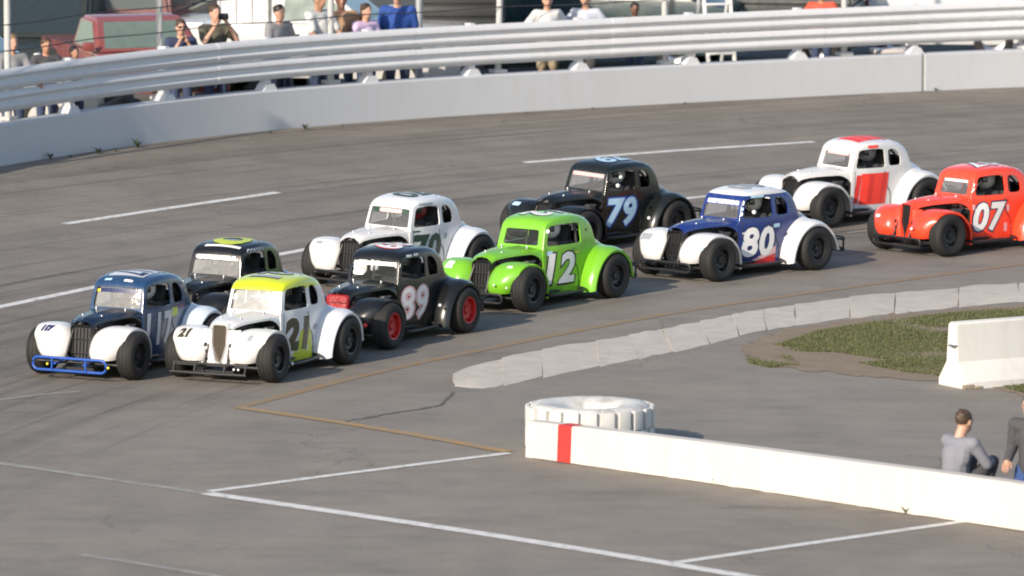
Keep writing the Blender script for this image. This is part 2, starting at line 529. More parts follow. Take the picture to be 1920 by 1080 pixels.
def rect_bm(w, h, r=0.0, sh=0.0):
    bm = bmesh.new()
    pts = rounded([(-w / 2, -h / 2), (w / 2, -h / 2), (w / 2, h / 2), (-w / 2, h / 2)], r) if r else [(-w / 2, -h / 2), (w / 2, -h / 2), (w / 2, h / 2), (-w / 2, h / 2)]
    bm.faces.new([bm.verts.new((x + y * sh, y, 0)) for x, y in pts])
    return bm


def rounded(pts, r, n=4):
    out = []
    N = len(pts)
    for i in range(N):
        p = Vector(pts[i]); a = Vector(pts[i - 1]) - p; b = Vector(pts[(i + 1) % N]) - p
        k = min(r, a.length * 0.45, b.length * 0.45)
        a = p + a.normalized() * k; b = p + b.normalized() * k
        for j in range(n + 1):
            t = j / n
            q = a * (1 - t) ** 2 + p * 2 * t * (1 - t) + b * t * t
            out.append((q.x, q.y))
    return out


def wrap(bm, bvh, origin, U, V, N, lift, name, m, parent, cut=0.05):
    """lay flat print on a surface: point = origin + u*U + v*V, dropped along -N onto the surface"""
    U, V, N, origin = Vector(U), Vector(V), Vector(N), Vector(origin)
    if bm.verts:
        for ax in (0, 1):
            lo = min(v.co[ax] for v in bm.verts); hi = max(v.co[ax] for v in bm.verts)
            k = int((hi - lo) / cut)
            for i in range(1, k + 1):
                no = (1, 0, 0) if ax == 0 else (0, 1, 0)
                co = [0, 0, 0]; co[ax] = lo + (hi - lo) * i / (k + 1)
                bmesh.ops.bisect_plane(bm, geom=bm.verts[:] + bm.edges[:] + bm.faces[:], plane_co=co, plane_no=no)
    for v in bm.verts:
        p = origin + U * v.co.x + V * v.co.y
        h = bvh.ray_cast(p + N * 0.8, -N, 1.8)
        v.co = (h[0] + N * lift) if h[0] is not None else p + N * lift
    me = bpy.data.meshes.new(name); bm.to_mesh(me); bm.free()
    finish(me, m, 0)
    return link(name, me, parent)


# ------------------------------------------------------------------ ground
def build_ground():
    rs = [0.5, 8, 16, 24, 30, 34, 37, 39, 41, 42.5] + [43 + 0.5 * i for i in range(27)] + [56.4, 56.5, 57.5, 60, 65, 75, 95, 130, 200, 400, 900, 2000]
    na = 360
    bm = bmesh.new(); uvl = bm.loops.layers.uv.new('track')
    rows = []
    for r in rs:
        rows.append([bm.verts.new((TC.x + r * math.cos(2 * math.pi * k / na), TC.y + r * math.sin(2 * math.pi * k / na), bank(r))) for k in range(na)])
    for i in range(len(rs) - 1):
        for k in range(na):
            k2 = (k + 1) % na
            f = bm.faces.new([rows[i][k], rows[i][k2], rows[i + 1][k2], rows[i + 1][k]])
            for lp, (rr, kk) in zip(f.loops, ((rs[i], k), (rs[i], k + 1), (rs[i + 1], k + 1), (rs[i + 1], k))):
                lp[uvl].uv = (2 * math.pi * kk / na * 48.0, rr)
    c = bm.verts.new((TC.x, TC.y, 0))
    for k in range(na): bm.faces.new([c, rows[0][k], rows[0][(k + 1) % na]])
    bmesh.ops.recalc_face_normals(bm, faces=bm.faces)
    me = bpy.data.meshes.new('ground'); bm.to_mesh(me); bm.free()
    finish(me, M_ASPH, 60)
    o = link('ground', me); tag(o, 'grey worn asphalt of the banked turn and pit apron', None, None, 'structure')


build_ground()


def strip(name, px_pts, width, m, label, lift=0.004, n=12, smooth_path=True):
    """a painted line on the ground through points of the photograph"""
    P = [ground(*p) for p in px_pts]
    C = catmull([(p.x, p.y, 0) for p in P], n) if smooth_path and len(P) > 2 else None
    if C is None:
        C = []
        for i in range(len(P) - 1):
            for k in range(n): C.append(P[i].lerp(P[i + 1], k / n))
        C.append(P[-1])
    rows = []
    for i, p in enumerate(C):
        t = (C[min(i + 1, len(C) - 1)] - C[max(i - 1, 0)]); t.z = 0; t.normalize()
        nn = Vector((-t.y, t.x, 0)); row = []
        for s in (-0.5, 0, 0.5):
            q = p + nn * width * s
            row.append((q.x, q.y, zg(q.x, q.y) + lift))
        rows.append(row)
    mb = MB(); mb.grid(rows)
    o = mb.build(name, m, None, 0)
    return tag(o, label, None, None, 'structure')


strip('track_dash', [(122, 420), (320, 390), (521, 361)], 0.15, M_WHITE_LINE, 'white painted lane dash on the upper track, left one')
strip('track_dash', [(983, 305), (1250, 284), (1526, 266)], 0.15, M_WHITE_LINE, 'long white painted lane dash behind the dark car 79')
strip('track_dash', [(-60, 588), (60, 563), (200, 534)], 0.15, M_WHITE_LINE, 'white painted lane dash at the left edge behind the blue car')
strip('track_dash', [(515, 479), (610, 461), (650, 454)], 0.15, M_WHITE_LINE, 'white painted lane dash behind the lime roofed car')
strip('track_dash', [(1270, 374), (1450, 354)], 0.13, M_WHITE_LINE, 'white painted lane dash between the blue car and the white and red car')
strip('track_dash', [(1588, 437), (1640, 431)], 0.10, M_FAINT_LINE, 'short faint pale strip beside the orange car')  # short pale strip laid on the asphalt
strip('inner_line', [(447, 764), (700, 700), (900, 657), (1100, 617), (1300, 581), (1600, 538), (1925, 495), (2200, 468)], 0.16, M_YELLOW_LINE,
      'worn yellow line along the inside edge of the track')
strip('pit_entry_line', [(447, 765), (600, 787), (760, 813), (952, 848)], 0.17, M_ORANGE_LINE, 'worn orange line from the track edge to the pit wall', lift=0.008)
strip('pit_line', [(-80, 858), (0, 869), (390, 926)], 0.13, M_FAINT_LINE, 'faded left part of the long white pit line')
strip('pit_line', [(388, 926), (900, 1001), (1400, 1082), (1700, 1134)], 0.20, M_WHITE_LINE, 'long white pit line across the foreground asphalt', lift=0.008)
strip('stall_line', [(392, 922), (660, 887), (955, 850)], 0.13, M_WHITE_LINE, 'white pit stall line running to the end of the pit wall', lift=0.006)
strip('stall_line', [(1252, 1058), (1500, 1022), (1803, 979)], 0.14, M_WHITE_LINE, 'white pit stall line at the lower right by the pit wall', lift=0.006)
strip('stall_line', [(150, 1040), (280, 1060), (450, 1088)], 0.10, M_FAINT_LINE, 'faint white line at the bottom left corner')
strip('stall_line', [(-40, 755), (70, 741), (150, 734)], 0.09, M_FAINT_LINE, 'faint white line on the asphalt before the blue car')


def crack(pts, label, w=0.03):
    P = catmull(pts, 8)
    rows = []
    for i, q in enumerate(P):
        g = ground(q[0] + random.uniform(-2, 2), q[1] + random.uniform(-0.8, 0.8))
        h = w * random.uniform(0.3, 1.2)
        rows.append([(g.x - h * 0.4, g.y + h, g.z + 0.005), (g.x + h * 0.4, g.y - h, g.z + 0.005)])
    mb = MB(); mb.grid(rows)
    tag(mb.build('crack_or_foot_line', M_TAR, None, 0), label, None, None, 'structure')


M_TAR = mat('crack_tar', (0.105, 0.098, 0.088), 0.8, var=0.4, scale=5)
crack([(640, 792), (720, 778), (800, 765), (830, 757), (850, 735)], 'dark crack running to the end of the concrete kerb', 0.045)

M_FOOT_LINE = mat('wall_foot_line', (0.10, 0.082, 0.055), 0.95, var=0.5, scale=8)  # dark brown line drawn along the foot of the pit wall
M_TAR, _t = M_FOOT_LINE, M_TAR
crack([(1000, 860), (1120, 877), (1240, 894), (1340, 908), (1460, 926), (1580, 945), (1700, 964), (1820, 982), (1925, 998), (2100, 1027)], 'thin brown line along the foot of the pit wall', 0.055)
M_TAR = _t

# ------------------------------------------------------------------ concrete kerb of separate slabs
def build_kerb():
    up = catmull([(848, 704, 0), (905, 682, 0), (985, 661, 0), (1080, 645, 0), (1170, 632, 0), (1300, 606, 0), (1420, 583, 0), (1600, 557, 0), (1800, 540, 0), (1930, 529, 0), (2150, 512, 0)], 8)
    lo = catmull([(852, 724, 0), (910, 730, 0), (985, 716, 0), (1080, 697, 0), (1190, 676, 0), (1320, 650, 0), (1430, 622, 0), (1600, 598, 0), (1800, 577, 0), (1930, 566, 0), (2150, 548, 0)], 8)
    root = thing('concrete_kerb', 'pale concrete kerb of rough slabs along the inside of the turn', 'kerb', (0, 0, 0))
    U = [ground(p.x, p.y) for p in up]; L = [ground(p.x, p.y) for p in lo]
    acc = [0.0]
    for i in range(1, len(U)):
        acc.append(acc[-1] + ((U[i] + L[i]) / 2 - (U[i - 1] + L[i - 1]) / 2).length)

    def sample(P, s):
        for i in range(len(acc) - 1):
            if acc[i + 1] >= s:
                return P[i].lerp(P[i + 1], (s - acc[i]) / (acc[i + 1] - acc[i]))
        return P[-1].copy()
    s = 0.0
    while s < acc[-1] - 0.3:
        ln = random.uniform(0.6, 1.15)
        e = min(s + ln, acc[-1])
        mb = MB()
        jut = random.uniform(0.0, 0.10); z1 = random.uniform(0.014, 0.024); z0 = random.uniform(0.008, 0.014)
        top = []; n = 5
        for k in range(n):
            a = s + 0.004 + (e - s - 0.008) * k / (n - 1)
            u = sample(U, a); l_ = sample(L, a)
            d = (u - l_).normalized(); bow = math.sin(math.pi * (k + 0.3) / n) * 0.06
            row = []
            for j, q in enumerate((0, 0.08, 0.5, 0.92, 1)):
                p = l_.lerp(u, q) + d * ((jut + bow) * q) + Vector((random.uniform(-.012, .012), random.uniform(-.012, .012), 0)) + d * (random.gauss(0, .05) if j in (0, 1, 3, 4) else 0)
                h = [0.0, z0, (z0 + z1) / 2 + random.uniform(-.003, .003), z1, 0.0][j]
                row.append((p.x, p.y, p.z + h - (0.012 if j in (0, 4) else 0) + 0.003 * (k - 2) * (-1)))
            top.append(row)
        first = [(x, y, -0.03) for x, y, z in top[0]]; last = [(x, y, -0.03) for x, y, z in top[-1]]
        mb.grid([first] + top + [last])
        mb.build('slab', M_SLAB, root, 30)
        s = e


build_kerb()


# ------------------------------------------------------------------ infield grass
def in_poly(x, y, poly):
    c = False
    for i in range(len(poly)):
        x1, y1 = poly[i]; x2, y2 = poly[i - 1]
        if (y1 > y) != (y2 > y) and x < (x2 - x1) * (y - y1) / (y2 - y1) + x1: c = not c
    return c


def build_grass():
    soil = [(1388, 652), (1470, 618), (1600, 600), (1760, 582), (1925, 570), (2300, 540), (2300, 800), (1985, 765), (1900, 740), (1880, 728), (1760, 716), (1660, 708), (1560, 702), (1480, 690), (1405, 680)]
    P0 = [ground(*p) for p in soil]; P = []
    for i, p in enumerate(P0):
        q = P0[(i + 1) % len(P0)]; n = max(1, int((q - p).length / 0.12))
        for k in range(n): P.append(p.lerp(q, k / n) + Vector((random.gauss(0, .05), random.gauss(0, .09), 0)))
    bm = bmesh.new()
    f = bm.faces.new([bm.verts.new((p.x, p.y, 0.006)) for p in P])
    bmesh.ops.triangulate(bm, faces=[f])
    me = bpy.data.meshes.new('soil'); bm.to_mesh(me); bm.free(); finish(me, M_SOIL, 0)
    tag(link('soil', me), 'bare brown soil edging the infield grass', None, None, 'structure')
    gp = [(1450, 648), (1530, 622), (1640, 604), (1780, 588), (1925, 577), (2300, 545), (2300, 790), (1990, 755), (1905, 735), (1860, 720), (1760, 706), (1690, 698), (1610, 682), (1660, 676), (1570, 662), (1490, 660)]
    gp2 = [(1398, 668), (1440, 655), (1480, 668), (1500, 685), (1440, 690), (1405, 682)]
    poly = [(p.x, p.y) for p in (ground(*q) for q in gp)]
    poly2 = [(p.x, p.y) for p in (ground(*q) for q in gp2)]
    from mathutils import noise as NZ
    verts, faces = [], []
    for pl, cnt, edge in ((poly, 330000, 0.0), (poly2, 7000, 0.2)):
        xs = [p[0] for p in pl]; ys = [p[1] for p in pl]
        for _ in range(cnt):
            x = random.uniform(min(xs), max(xs)); y = random.uniform(min(ys), max(ys))
            if not in_poly(x, y, pl): continue
            if NZ.noise((x * 1.1, y * 0.9, 3)) < -0.34 + edge + random.uniform(-.2, .2): continue
            h = random.uniform(0.015, 0.042); a = random.uniform(0, 6.28); w = 0.006
            dx, dy = math.cos(a) * w, math.sin(a) * w
            lx, ly = random.uniform(-.025, .025), random.uniform(-.025, .025)
            i = len(verts)
            verts += [(x - dx, y - dy, 0.005), (x + dx, y + dy, 0.005), (x + lx, y + ly, h)]
            faces.append((i, i + 1, i + 2))
    me = bpy.data.meshes.new('grass'); me.from_pydata(verts, [], faces); finish(me, M_LEAF, 0)
    tag(link('grass', me), 'short green infield grass inside the kerb', None, None, 'stuff')


build_grass()

# ------------------------------------------------------------------ outer wall, guard rail, catch fence
WALL_PX = [(-420, 400), (-200, 352), (0, 312), (240, 275), (500, 245), (800, 221), (1100, 203), (1400, 187), (1730, 171), (1920, 163), (2150, 155), (2400, 150)]
WP = [ground(*p) for p in WALL_PX]
WC = catmull([(p.x, p.y, p.z) for p in WP], 16)
WACC = [0.0]
for i in range(1, len(WC)): WACC.append(WACC[-1] + (WC[i] - WC[i - 1]).length)


def wall_at(s):
    s = max(0, min(WACC[-1] - 1e-3, s))
    for i in range(len(WACC) - 1):
        if WACC[i + 1] >= s:
            p = WC[i].lerp(WC[i + 1], (s - WACC[i]) / (WACC[i + 1] - WACC[i]))
            t = (WC[min(i + 2, len(WC) - 1)] - WC[max(i - 1, 0)]); t.z = 0; t.normalize()
            return p, t, Vector((-t.y, t.x, 0))          # outward normal (away from the track)


def s_of_px(px):
    best = min(range(0, int(WACC[-1] * 20)), key=lambda k: abs(wall_px(wall_at(k / 20)[0]) - px))
    return best / 20


wall_px = px_of


WALL_H = 0.60


def build_verge():
    # the strip behind the outer wall
    verts, faces = [], []
    for _ in range(30000):
        a0 = random.uniform(0, WACC[-1]); q, t, nn = wall_at(a0)
        q = q + nn * random.uniform(0.35, 4.5); x, y = q.x, q.y
        z = zg(x, y); h = random.uniform(0.05, 0.16); a = random.uniform(0, 6.28); w = 0.012
        i = len(verts)
        verts += [(x - math.cos(a) * w, y - math.sin(a) * w, z), (x + math.cos(a) * w, y + math.sin(a) * w, z), (x + random.uniform(-.06, .06), y + random.uniform(-.06, .06), z + h)]
        faces.append((i, i + 1, i + 2))
    me = bpy.data.meshes.new('grass_verge'); me.from_pydata(verts, [], faces); finish(me, M_LEAF, 0)
    tag(link('grass_verge', me), 'green grass strip behind the outer wall', None, None, 'stuff')



build_verge()


def sweep(profile, s0, s1, step=0.5):
    """profile in (outward, up) swept along the wall line"""
    n = max(2, int((s1 - s0) / step))
    rows = []
    for i in range(n + 1):
        p, t, nn = wall_at(s0 + (s1 - s0) * i / n)
        rows.append([p + nn * a + Vector((0, 0, b)) for a, b in profile])
    mb = MB()
    V = mb.grid(rows, close=True)
    mb.bm.faces.new(V[0]); mb.bm.faces.new(V[-1][::-1])
    return mb


s_joint = s_of_px(1732)
root = thing('retaining_wall', 'white painted concrete wall round the outside of the turn', 'wall', WC[0])
for a, b in ((0.0, s_joint - 0.035), (s_joint + 0.035, WACC[-1])):
    o = sweep([(0, -0.15), (0, WALL_H - 0.02), (0.02, WALL_H), (0.28, WALL_H), (0.3, WALL_H - 0.02), (0.3, -0.15)], a, b).build('wall_panel', M_OUTWALL, root, 30)
    o.matrix_parent_inverse = Matrix.Translation(-WC[0])
o = sweep([(0.025, -0.1), (0.025, WALL_H - 0.012), (0.27, WALL_H - 0.012), (0.27, -0.1)], s_joint - 0.035, s_joint + 0.035, 0.03).build('joint_filler', mat('joint_filler', (0.42, 0.42, 0.40), 0.8), root, 30)
o.matrix_parent_inverse = Matrix.Translation(-WC[0])

RAIL0 = WALL_H + 0.165


def wbeam(z0, off):
    """corrugated steel beam profile, 0.31 m deep"""
    pts = [(0.0, 0.0), (-0.010, 0.010), (-0.064, 0.052), (-0.067, 0.092), (-0.010, 0.13), (0.0, 0.155), (-0.010, 0.18), (-0.067, 0.218), (-0.064, 0.258), (-0.010, 0.30), (0.0, 0.31)]
    fr = [(off + a, z0 + b) for a, b in pts]
    bk = [(off + a + 0.008, z0 + b) for a, b in pts][::-1]
    return fr + bk


rail = thing('guard_rail', 'double white corrugated steel guard rail above the outer wall', 'guard rail', WC[0])
for z0 in (RAIL0, RAIL0 + 0.315):
    s = 0.0; k = 0
    while s < WACC[-1] - 0.5:
        e = min(s + 3.81, WACC[-1])
        o = sweep(wbeam(z0 + (0.002 if k % 2 else 0), 0.072 - (0.006 if k % 2 else 0)), s, e + 0.12 if e < WACC[-1] else e, 0.4).build('beam', M_RAIL, rail, 50)
        o.matrix_parent_inverse = Matrix.Translation(-WC[0])
        s = e; k += 1
post_me = None
mb = MB()
mb.box((0, 0.17, 0.40), (0.10, 0.15, 0.82), None, 0.006)
mb.prism([(-0.14, WALL_H * 0), (0.14, 0), (0.07, 0.10), (-0.07, 0.10)], 0.05, 0.26, 'y')
post_me = mb.mesh('post', M_RAIL, 30)
s145 = s_of_px(145)
post_s = [s_of_px(x) for x in (-330, -190, -40, 145, 325, 510, 700, 895, 1095, 1300, 1505, 1720, 1940, 2160)]
for s in post_s:
    p, t, nn = wall_at(s)
    o = link('post', post_me, rail)
    o.matrix_parent_inverse = Matrix.Translation(-WC[0])
    o.location = p + Vector((0, 0, WALL_H)); o.rotation_euler = (0, 0, math.atan2(t.y, t.x))

fence = thing('catch_fence', 'tall catch fence of thin white posts and wire cables behind the guard rail', 'fence', WC[0])
mb = MB(); mb.tube([(0, 0, 0), (0, 0, 4.4)], 0.05, 12); mb.box((0, 0, 0.03), (0.22, 0.2, 0.05)); 
fp = mb.mesh('fence_post', mat('fence_post_paint', (0.46, 0.46, 0.45), 0.5), 40)
for x, dx in ((-260, 0), (47, 0), (327, 0), (643, 0), (955, 0.03), (1267, -0.02), (1599, 0), (1930, 0), (2250, 0)):
    p, t, nn = wall_at(s_of_px(x))
    o = link('fence_post', fp, fence); o.matrix_parent_inverse = Matrix.Translation(-WC[0])
    o.location = p + nn * 0.30 + Vector((0, 0, WALL_H)); o.rotation_euler = (0, dx, math.atan2(t.y, t.x))
M_CABLE = mat('wire_cable', (0.10, 0.10, 0.10), 0.5, metal=0.7)
for zz in (1.62, 2.0, 2.38, 2.76):
    mb = MB()
    pts = []
    for i in range(80):
        p, t, nn = wall_at(WACC[-1] * i / 79)
        pts.append(p + nn * 0.25 + Vector((0, 0, zz + 0.012 * math.sin(i * 0.9))))
    mb.tube(pts, 0.009, 5)
    o = mb.build('cable', M_CABLE, fence, 60); o.matrix_parent_inverse = Matrix.Translation(-WC[0])


def weed(p, size, label, group):
    mb = MB()
    for _ in range(16):
        a = random.uniform(0, 6.28); l_ = size * random.uniform(0.5, 1.1); w = size * 0.09
        d = Vector((math.cos(a), math.sin(a), 0)); q = Vector((-d.y, d.x, 0)) * w
        m_ = d * l_ * 0.35 + Vector((0, 0, l_ * 0.55)); e = d * l_ * 0.8 + Vector((0, 0, l_ * random.uniform(0.3, 0.9)))
        mb.poly([tuple(-q * .4), tuple(q * .4), tuple(m_ + q)]); mb.poly([tuple(-q * .4), tuple(m_ + q), tuple(m_ - q)]); mb.poly([tuple(m_ - q), tuple(m_ + q), tuple(e)])
    o = mb.build('weed', M_WEED, None, 0, False)
    o.location = p
    tag(o, label, 'weed', group)


for x, y, sz in ((92, 298, .13), (130, 295, .07), (182, 288, .15), (215, 284, .07), (256, 277, .16), (570, 243, .13), (640, 237, .05), (505, 250, .06), (1110, 205, .06), (985, 213, .05), (1282, 196, .06), (1752, 170, .08)):
    p = ground(x, y); p = p + Vector((0.02, -0.03, 0))
    weed(p, sz, 'small dark weed growing at the foot of the outer wall', 'weeds at the foot of the outer wall')

# ------------------------------------------------------------------ pit wall, painted tyre, concrete barrier
def build_pit_wall():
    base = [ground(985, 857), ground(1340, 908), ground(1700, 963), ground(1920, 995), ground(2300, 1058)]
    pts = catmull([(p.x, p.y, 0) for p in base], 6)
    o0 = pts[0].copy()
    root = thing('pit_wall', 'low white painted pit wall with a red band near its end', 'wall', o0)
    total = (pts[-1] - pts[0]).length

    def prof(p, t, extra=0.0, hx=0.0):
        n = Vector((-t.y, t.x, 0))
        h = 0.40 + 0.075 * min(1, (p - pts[0]).length / 6.0) + hx
        return [p - n * extra + Vector((0, 0, -0.05)), p + n * (0.02 - extra) + Vector((0, 0, h - 0.012)), p + n * (0.035) + Vector((0, 0, h)),
                p + n * 0.20 + Vector((0, 0, h)), p + n * (0.215 + extra) + Vector((0, 0, h - 0.012)), p + n * (0.235 + extra) + Vector((0, 0, -0.05))]

    def seg(a, b, name, m, extra=0.0, hx=0.0):
        rows = []
        n = max(2, int((b - a) / 0.1))
        for k in range(n + 1):
            s = (a + (b - a) * k / n) / total * (len(pts) - 1)
            i = min(int(s), len(pts) - 2); p = pts[i].lerp(pts[i + 1], s - i); t = (pts[i + 1] - pts[i]).normalized()
            rows.append([q - o0 for q in prof(p, t, extra, hx)])
        mb = MB(); V = mb.grid(rows, close=True); mb.bm.faces.new(V[0]); mb.bm.faces.new(V[-1][::-1])
        mb.build(name, m, root, 30)
    seg(0, total, 'wall_body', M_PITWALL)
    m_red = mat('red_band_paint', (0.50, 0.03, 0.025), 0.6, var=0.2)

    def s_px(px):
        return min((k * total / 2000 for k in range(2000)), key=lambda s: abs(px_of(pts[0].lerp(pts[-1], s / total)) - px))
    seg(s_px(1036), s_px(1058), 'red_band', m_red, 0.004, 0.003)
    for x, y, w in ((1343, 906, 'half way along'), (1698, 962, 'near the right end of')):
        p = ground(x, y) + Vector((0, -0.03, 0))
        weed(p, 0.10, 'tiny dark weed at the foot of the pit wall, %s it' % w, 'weeds at the foot of the pit wall')


build_pit_wall()


def build_tractor_tyre():
    c = ground(1106, 838)
    root = thing('tractor_tyre', 'large white painted tractor tyre lying flat behind the end of the pit wall', 'tyre', c)
    mb = MB()
    H = 0.50
    prof = [(0.26, 0.10), (0.255, H - 0.14), (0.28, H - 0.085), (0.34, H - 0.045), (0.44, H - 0.012), (0.55, H), (0.64, H - 0.015), (0.68, H - 0.05), (0.69, H / 2), (0.68, 0.05), (0.63, 0.01), (0.44, 0.0), (0.34, 0.03), (0.26, 0.10)]
    mb.lathe(prof, axis='z', n=64)
    mb.build('casing', M_TYREWHITE, root, 50)
    lug = MB()
    lug.prism([(0.672, -0.082), (0.722, -0.074), (0.722, 0.074), (0.672, 0.082)], 0.0, 0.225, 'z', 0.018)
    me = lug.mesh('lug', M_TYREWHITE, 30)
    for k in range(22):
        for lvl in (0, 1):
            o = link('lug', me, root)
            o.location = (0, 0, 0.02 + lvl * 0.23)
            o.rotation_euler = (0, 0, 2 * math.pi * (k + 0.5 * lvl) / 22)
    return c


build_tractor_tyre()


def build_barrier():
    a = ground(1812, 731); b = ground(1948, 720)
    t = (b - a); t.z = 0; t.normalize()
    root = thing('concrete_barrier', 'white concrete barrier block standing on the infield grass', 'barrier', a, math.atan2(t.y, t.x))
    prof = [(0.0, 0.0), (0.0, 0.08), (0.17, 0.31), (0.21, 0.75), (0.23, 0.77), (0.37, 0.77), (0.39, 0.75), (0.43, 0.31), (0.60, 0.08), (0.60, 0.0)]
    mb = MB()
    rows = []
    for x in (0.0, 0.03, 1.0, 2.0, 2.97, 3.0):
        k = 0.012 if x in (0.0, 3.0) else 0
        rows.append([(x, 0.30 + (p - 0.30) * (1 - k * 3), max(0, q - k) if q > 0.1 else q) for p, q in prof])
    V = mb.grid(rows, close=True); mb.bm.faces.new(V[0]); mb.bm.faces.new(V[-1][::-1])
    mb.build('block', M_BLOCK, root, 25)
    mb = MB()
    mb.box((0.02, -0.004, 0.035), (0.16, 0.02, 0.05), None, 0.008); mb.box((0.16, -0.004, 0.02), (0.12, 0.02, 0.03), None, 0.006)
    mb.build('chipped_edge', mat('bare_concrete', (0.33, 0.27, 0.19), 0.9, var=0.3, scale=15), root, 30)
    mb = MB(); mb.tube([(0.0, 0.20, 0.50), (-0.05, 0.21, 0.50), (-0.05, 0.30, 0.50), (0.0, 0.31, 0.50)], 0.012, 6)
    mb.build('connector_loop', M_STEEL, root, 40)


build_barrier()

# ------------------------------------------------------------------ the race cars
XF, XR = 0.95, -0.904               # front and rear axle
TOP = [(-1.37, .30), (-1.32, .46), (-1.22, .62), (-1.08, .73), (-0.94, .79), (-0.86, .825), (-0.825, .865), (-0.80, .93), (-0.77, 1.00), (-0.72, 1.055), (-0.64, 1.098), (-0.50, 1.127), (-0.36, 1.138), (-0.18, 1.138),
       (0.0, 1.122), (0.10, 1.098), (0.165, 1.060), (0.20, 1.01), (0.28, .735)]
WID = [(-1.37, .14), (-1.32, .23), (-1.18, .32), (-1.04, .37), (-0.85, .405), (-0.6, .435), (-0.3, .445), (0.0, .425), (0.19, .385), (0.28, .37)]
XC, ZC, XT, ZT = 0.28, 0.735, 0.20, 1.01   # foot and head of the windscreen
SCR_S, SCR_E = Vector((XC, 0, ZC)), Vector((XT, 0, ZT))
SCR_N = Vector((ZT - ZC, 0, XC - XT)).normalized()


def body_section(x):
    zt = lut(TOP, x) if x < XT else ZT + (ZC - ZT) * (x - XT) / (XC - XT)
    wb = lut(WID, x)
    rc = lut([(-1.34, .10), (-1.0, .15), (-0.75, .13), (-0.5, .11), (0.0, .085), (0.18, .05), (0.28, .03)], x)
    zlow = lut([(-1.34, .20), (-1.0, .15), (-0.5, .12), (0.28, .12)], x)
    zb = min(0.68, zlow + (zt - rc - zlow) * 0.93)
    tum = 0.13
    def w(z): return wb - max(0, z - zb) * tum
    pts = [(wb - 0.012, zlow), (wb - 0.002, zlow + (zb - zlow) * .33), (wb + .004, zlow + (zb - zlow) * .66), (wb, zb)]
    zc = zt - rc * 0.93
    for k in (0.5, 1.0):
        z = zb + (zc - zb) * k; pts.append((w(z), z))
    cx = w(zc) - rc
    for k in range(1, 5):
        a = k / 5 * math.pi / 2
        pts.append((max(0.02, cx) + rc * math.cos(a), zc + (rc * 0.93 - 0.022) * math.sin(a) if cx > 0.02 else zc + rc * 0.7 * math.sin(a)))
    wl = max(0.02, cx)
    for k in (1.0, 0.66, 0.33, 0.0):
        pts.append((wl * k, zt - 0.022 * k * k))
    return pts


def mirror(pts):
    return [(y, z) for y, z in pts] + [(-y, z) for y, z in pts[-2::-1]]


def make_body(quarter, small_screen):
    xs = [-1.37, -1.35, -1.32, -1.27, -1.20, -1.12, -1.03, -0.95, -0.90, -0.86, -0.84, -0.82, -0.805, -0.79, -0.77, -0.745, -0.71, -0.66, -0.56, -0.48, -0.38, -0.28, -0.16, -0.06, 0.02, 0.08, 0.12, 0.15, 0.175, 0.19, 0.20, 0.22, 0.25, 0.28]
    mb = MB()
    rows = [[(x, y, z) for y, z in mirror(body_section(x))] for x in xs]
    V = mb.grid(rows)
    mb.bm.faces.new(V[0])
    me = mb.mesh('shell', None, 0)
    me.materials.append(None); me.materials.append(None)
    solid = applied(me, ('SOLIDIFY', dict(thickness=0.018, offset=-1, use_rim=True, material_offset=1, material_offset_rim=0)))

    def cut(me, bm_fn):
        c = MB(); bm_fn(c)
        cm = c.mesh('cutter', None, 0); cm.materials.append(None)
        co = bpy.data.objects.new('cutter', cm); COL.objects.link(co)
        r = applied(me, ('BOOLEAN', dict(operation='DIFFERENCE', object=co, solver='EXACT')))
        bpy.data.objects.remove(co)
        return r
    xr = -0.30 if quarter else -0.47
    win = rounded([(0.205, .752), (0.135, 1.005), (-0.10, 1.02), (xr, 1.01), (xr - .01, .752)], 0.05)
    for sgn in (1, -1):
        solid = cut(solid, lambda c: c.prism(win, sgn * 0.22, sgn * 0.75, 'y'))
        if quarter:
            qw = rounded([(-0.37, .765), (-0.37, 1.005), (-0.50, 1.0), (-0.61, .91), (-0.62, .765)], 0.06)
            solid = cut(solid, lambda c: c.prism(qw, sgn * 0.20, sgn * 0.75, 'y'))
    a, b = (0.07, 0.93) if not small_screen else (0.10, 0.82)
    hw = 0.325 if not small_screen else 0.275

    def screen(c):
        pl = rounded([(-hw, a), (hw, a), (hw - 0.02, b), (-hw + 0.02, b)], 0.06)
        S, E, n = SCR_S, SCR_E, SCR_N
        A = [c.bm.verts.new(S.lerp(E, v * 1.0) + Vector((0, u, 0)) + n * 0.05) for u, v in pl]
        B = [c.bm.verts.new(S.lerp(E, v * 1.0) + Vector((0, u, 0)) - n * 0.06) for u, v in pl]
        c.bm.faces.new(A); c.bm.faces.new(B[::-1])
        for i in range(len(A)): c.bm.faces.new([A[i], B[i], B[(i + 1) % len(A)], A[(i + 1) % len(A)]])
    solid = cut(solid, screen)
    rear = rounded([(-0.20, 0.86), (0.20, 0.86), (0.16, 1.0), (-0.16, 1.0)], 0.05)
    solid = cut(solid, lambda c: c.prism(rear, -1.0, -0.70, 'x'))
    finish(solid, None, 32)
    return solid


def bvh_of(me):
    return BVHTree.FromPolygons([v.co.copy() for v in me.vertices], [tuple(p.vertices) for p in me.polygons])


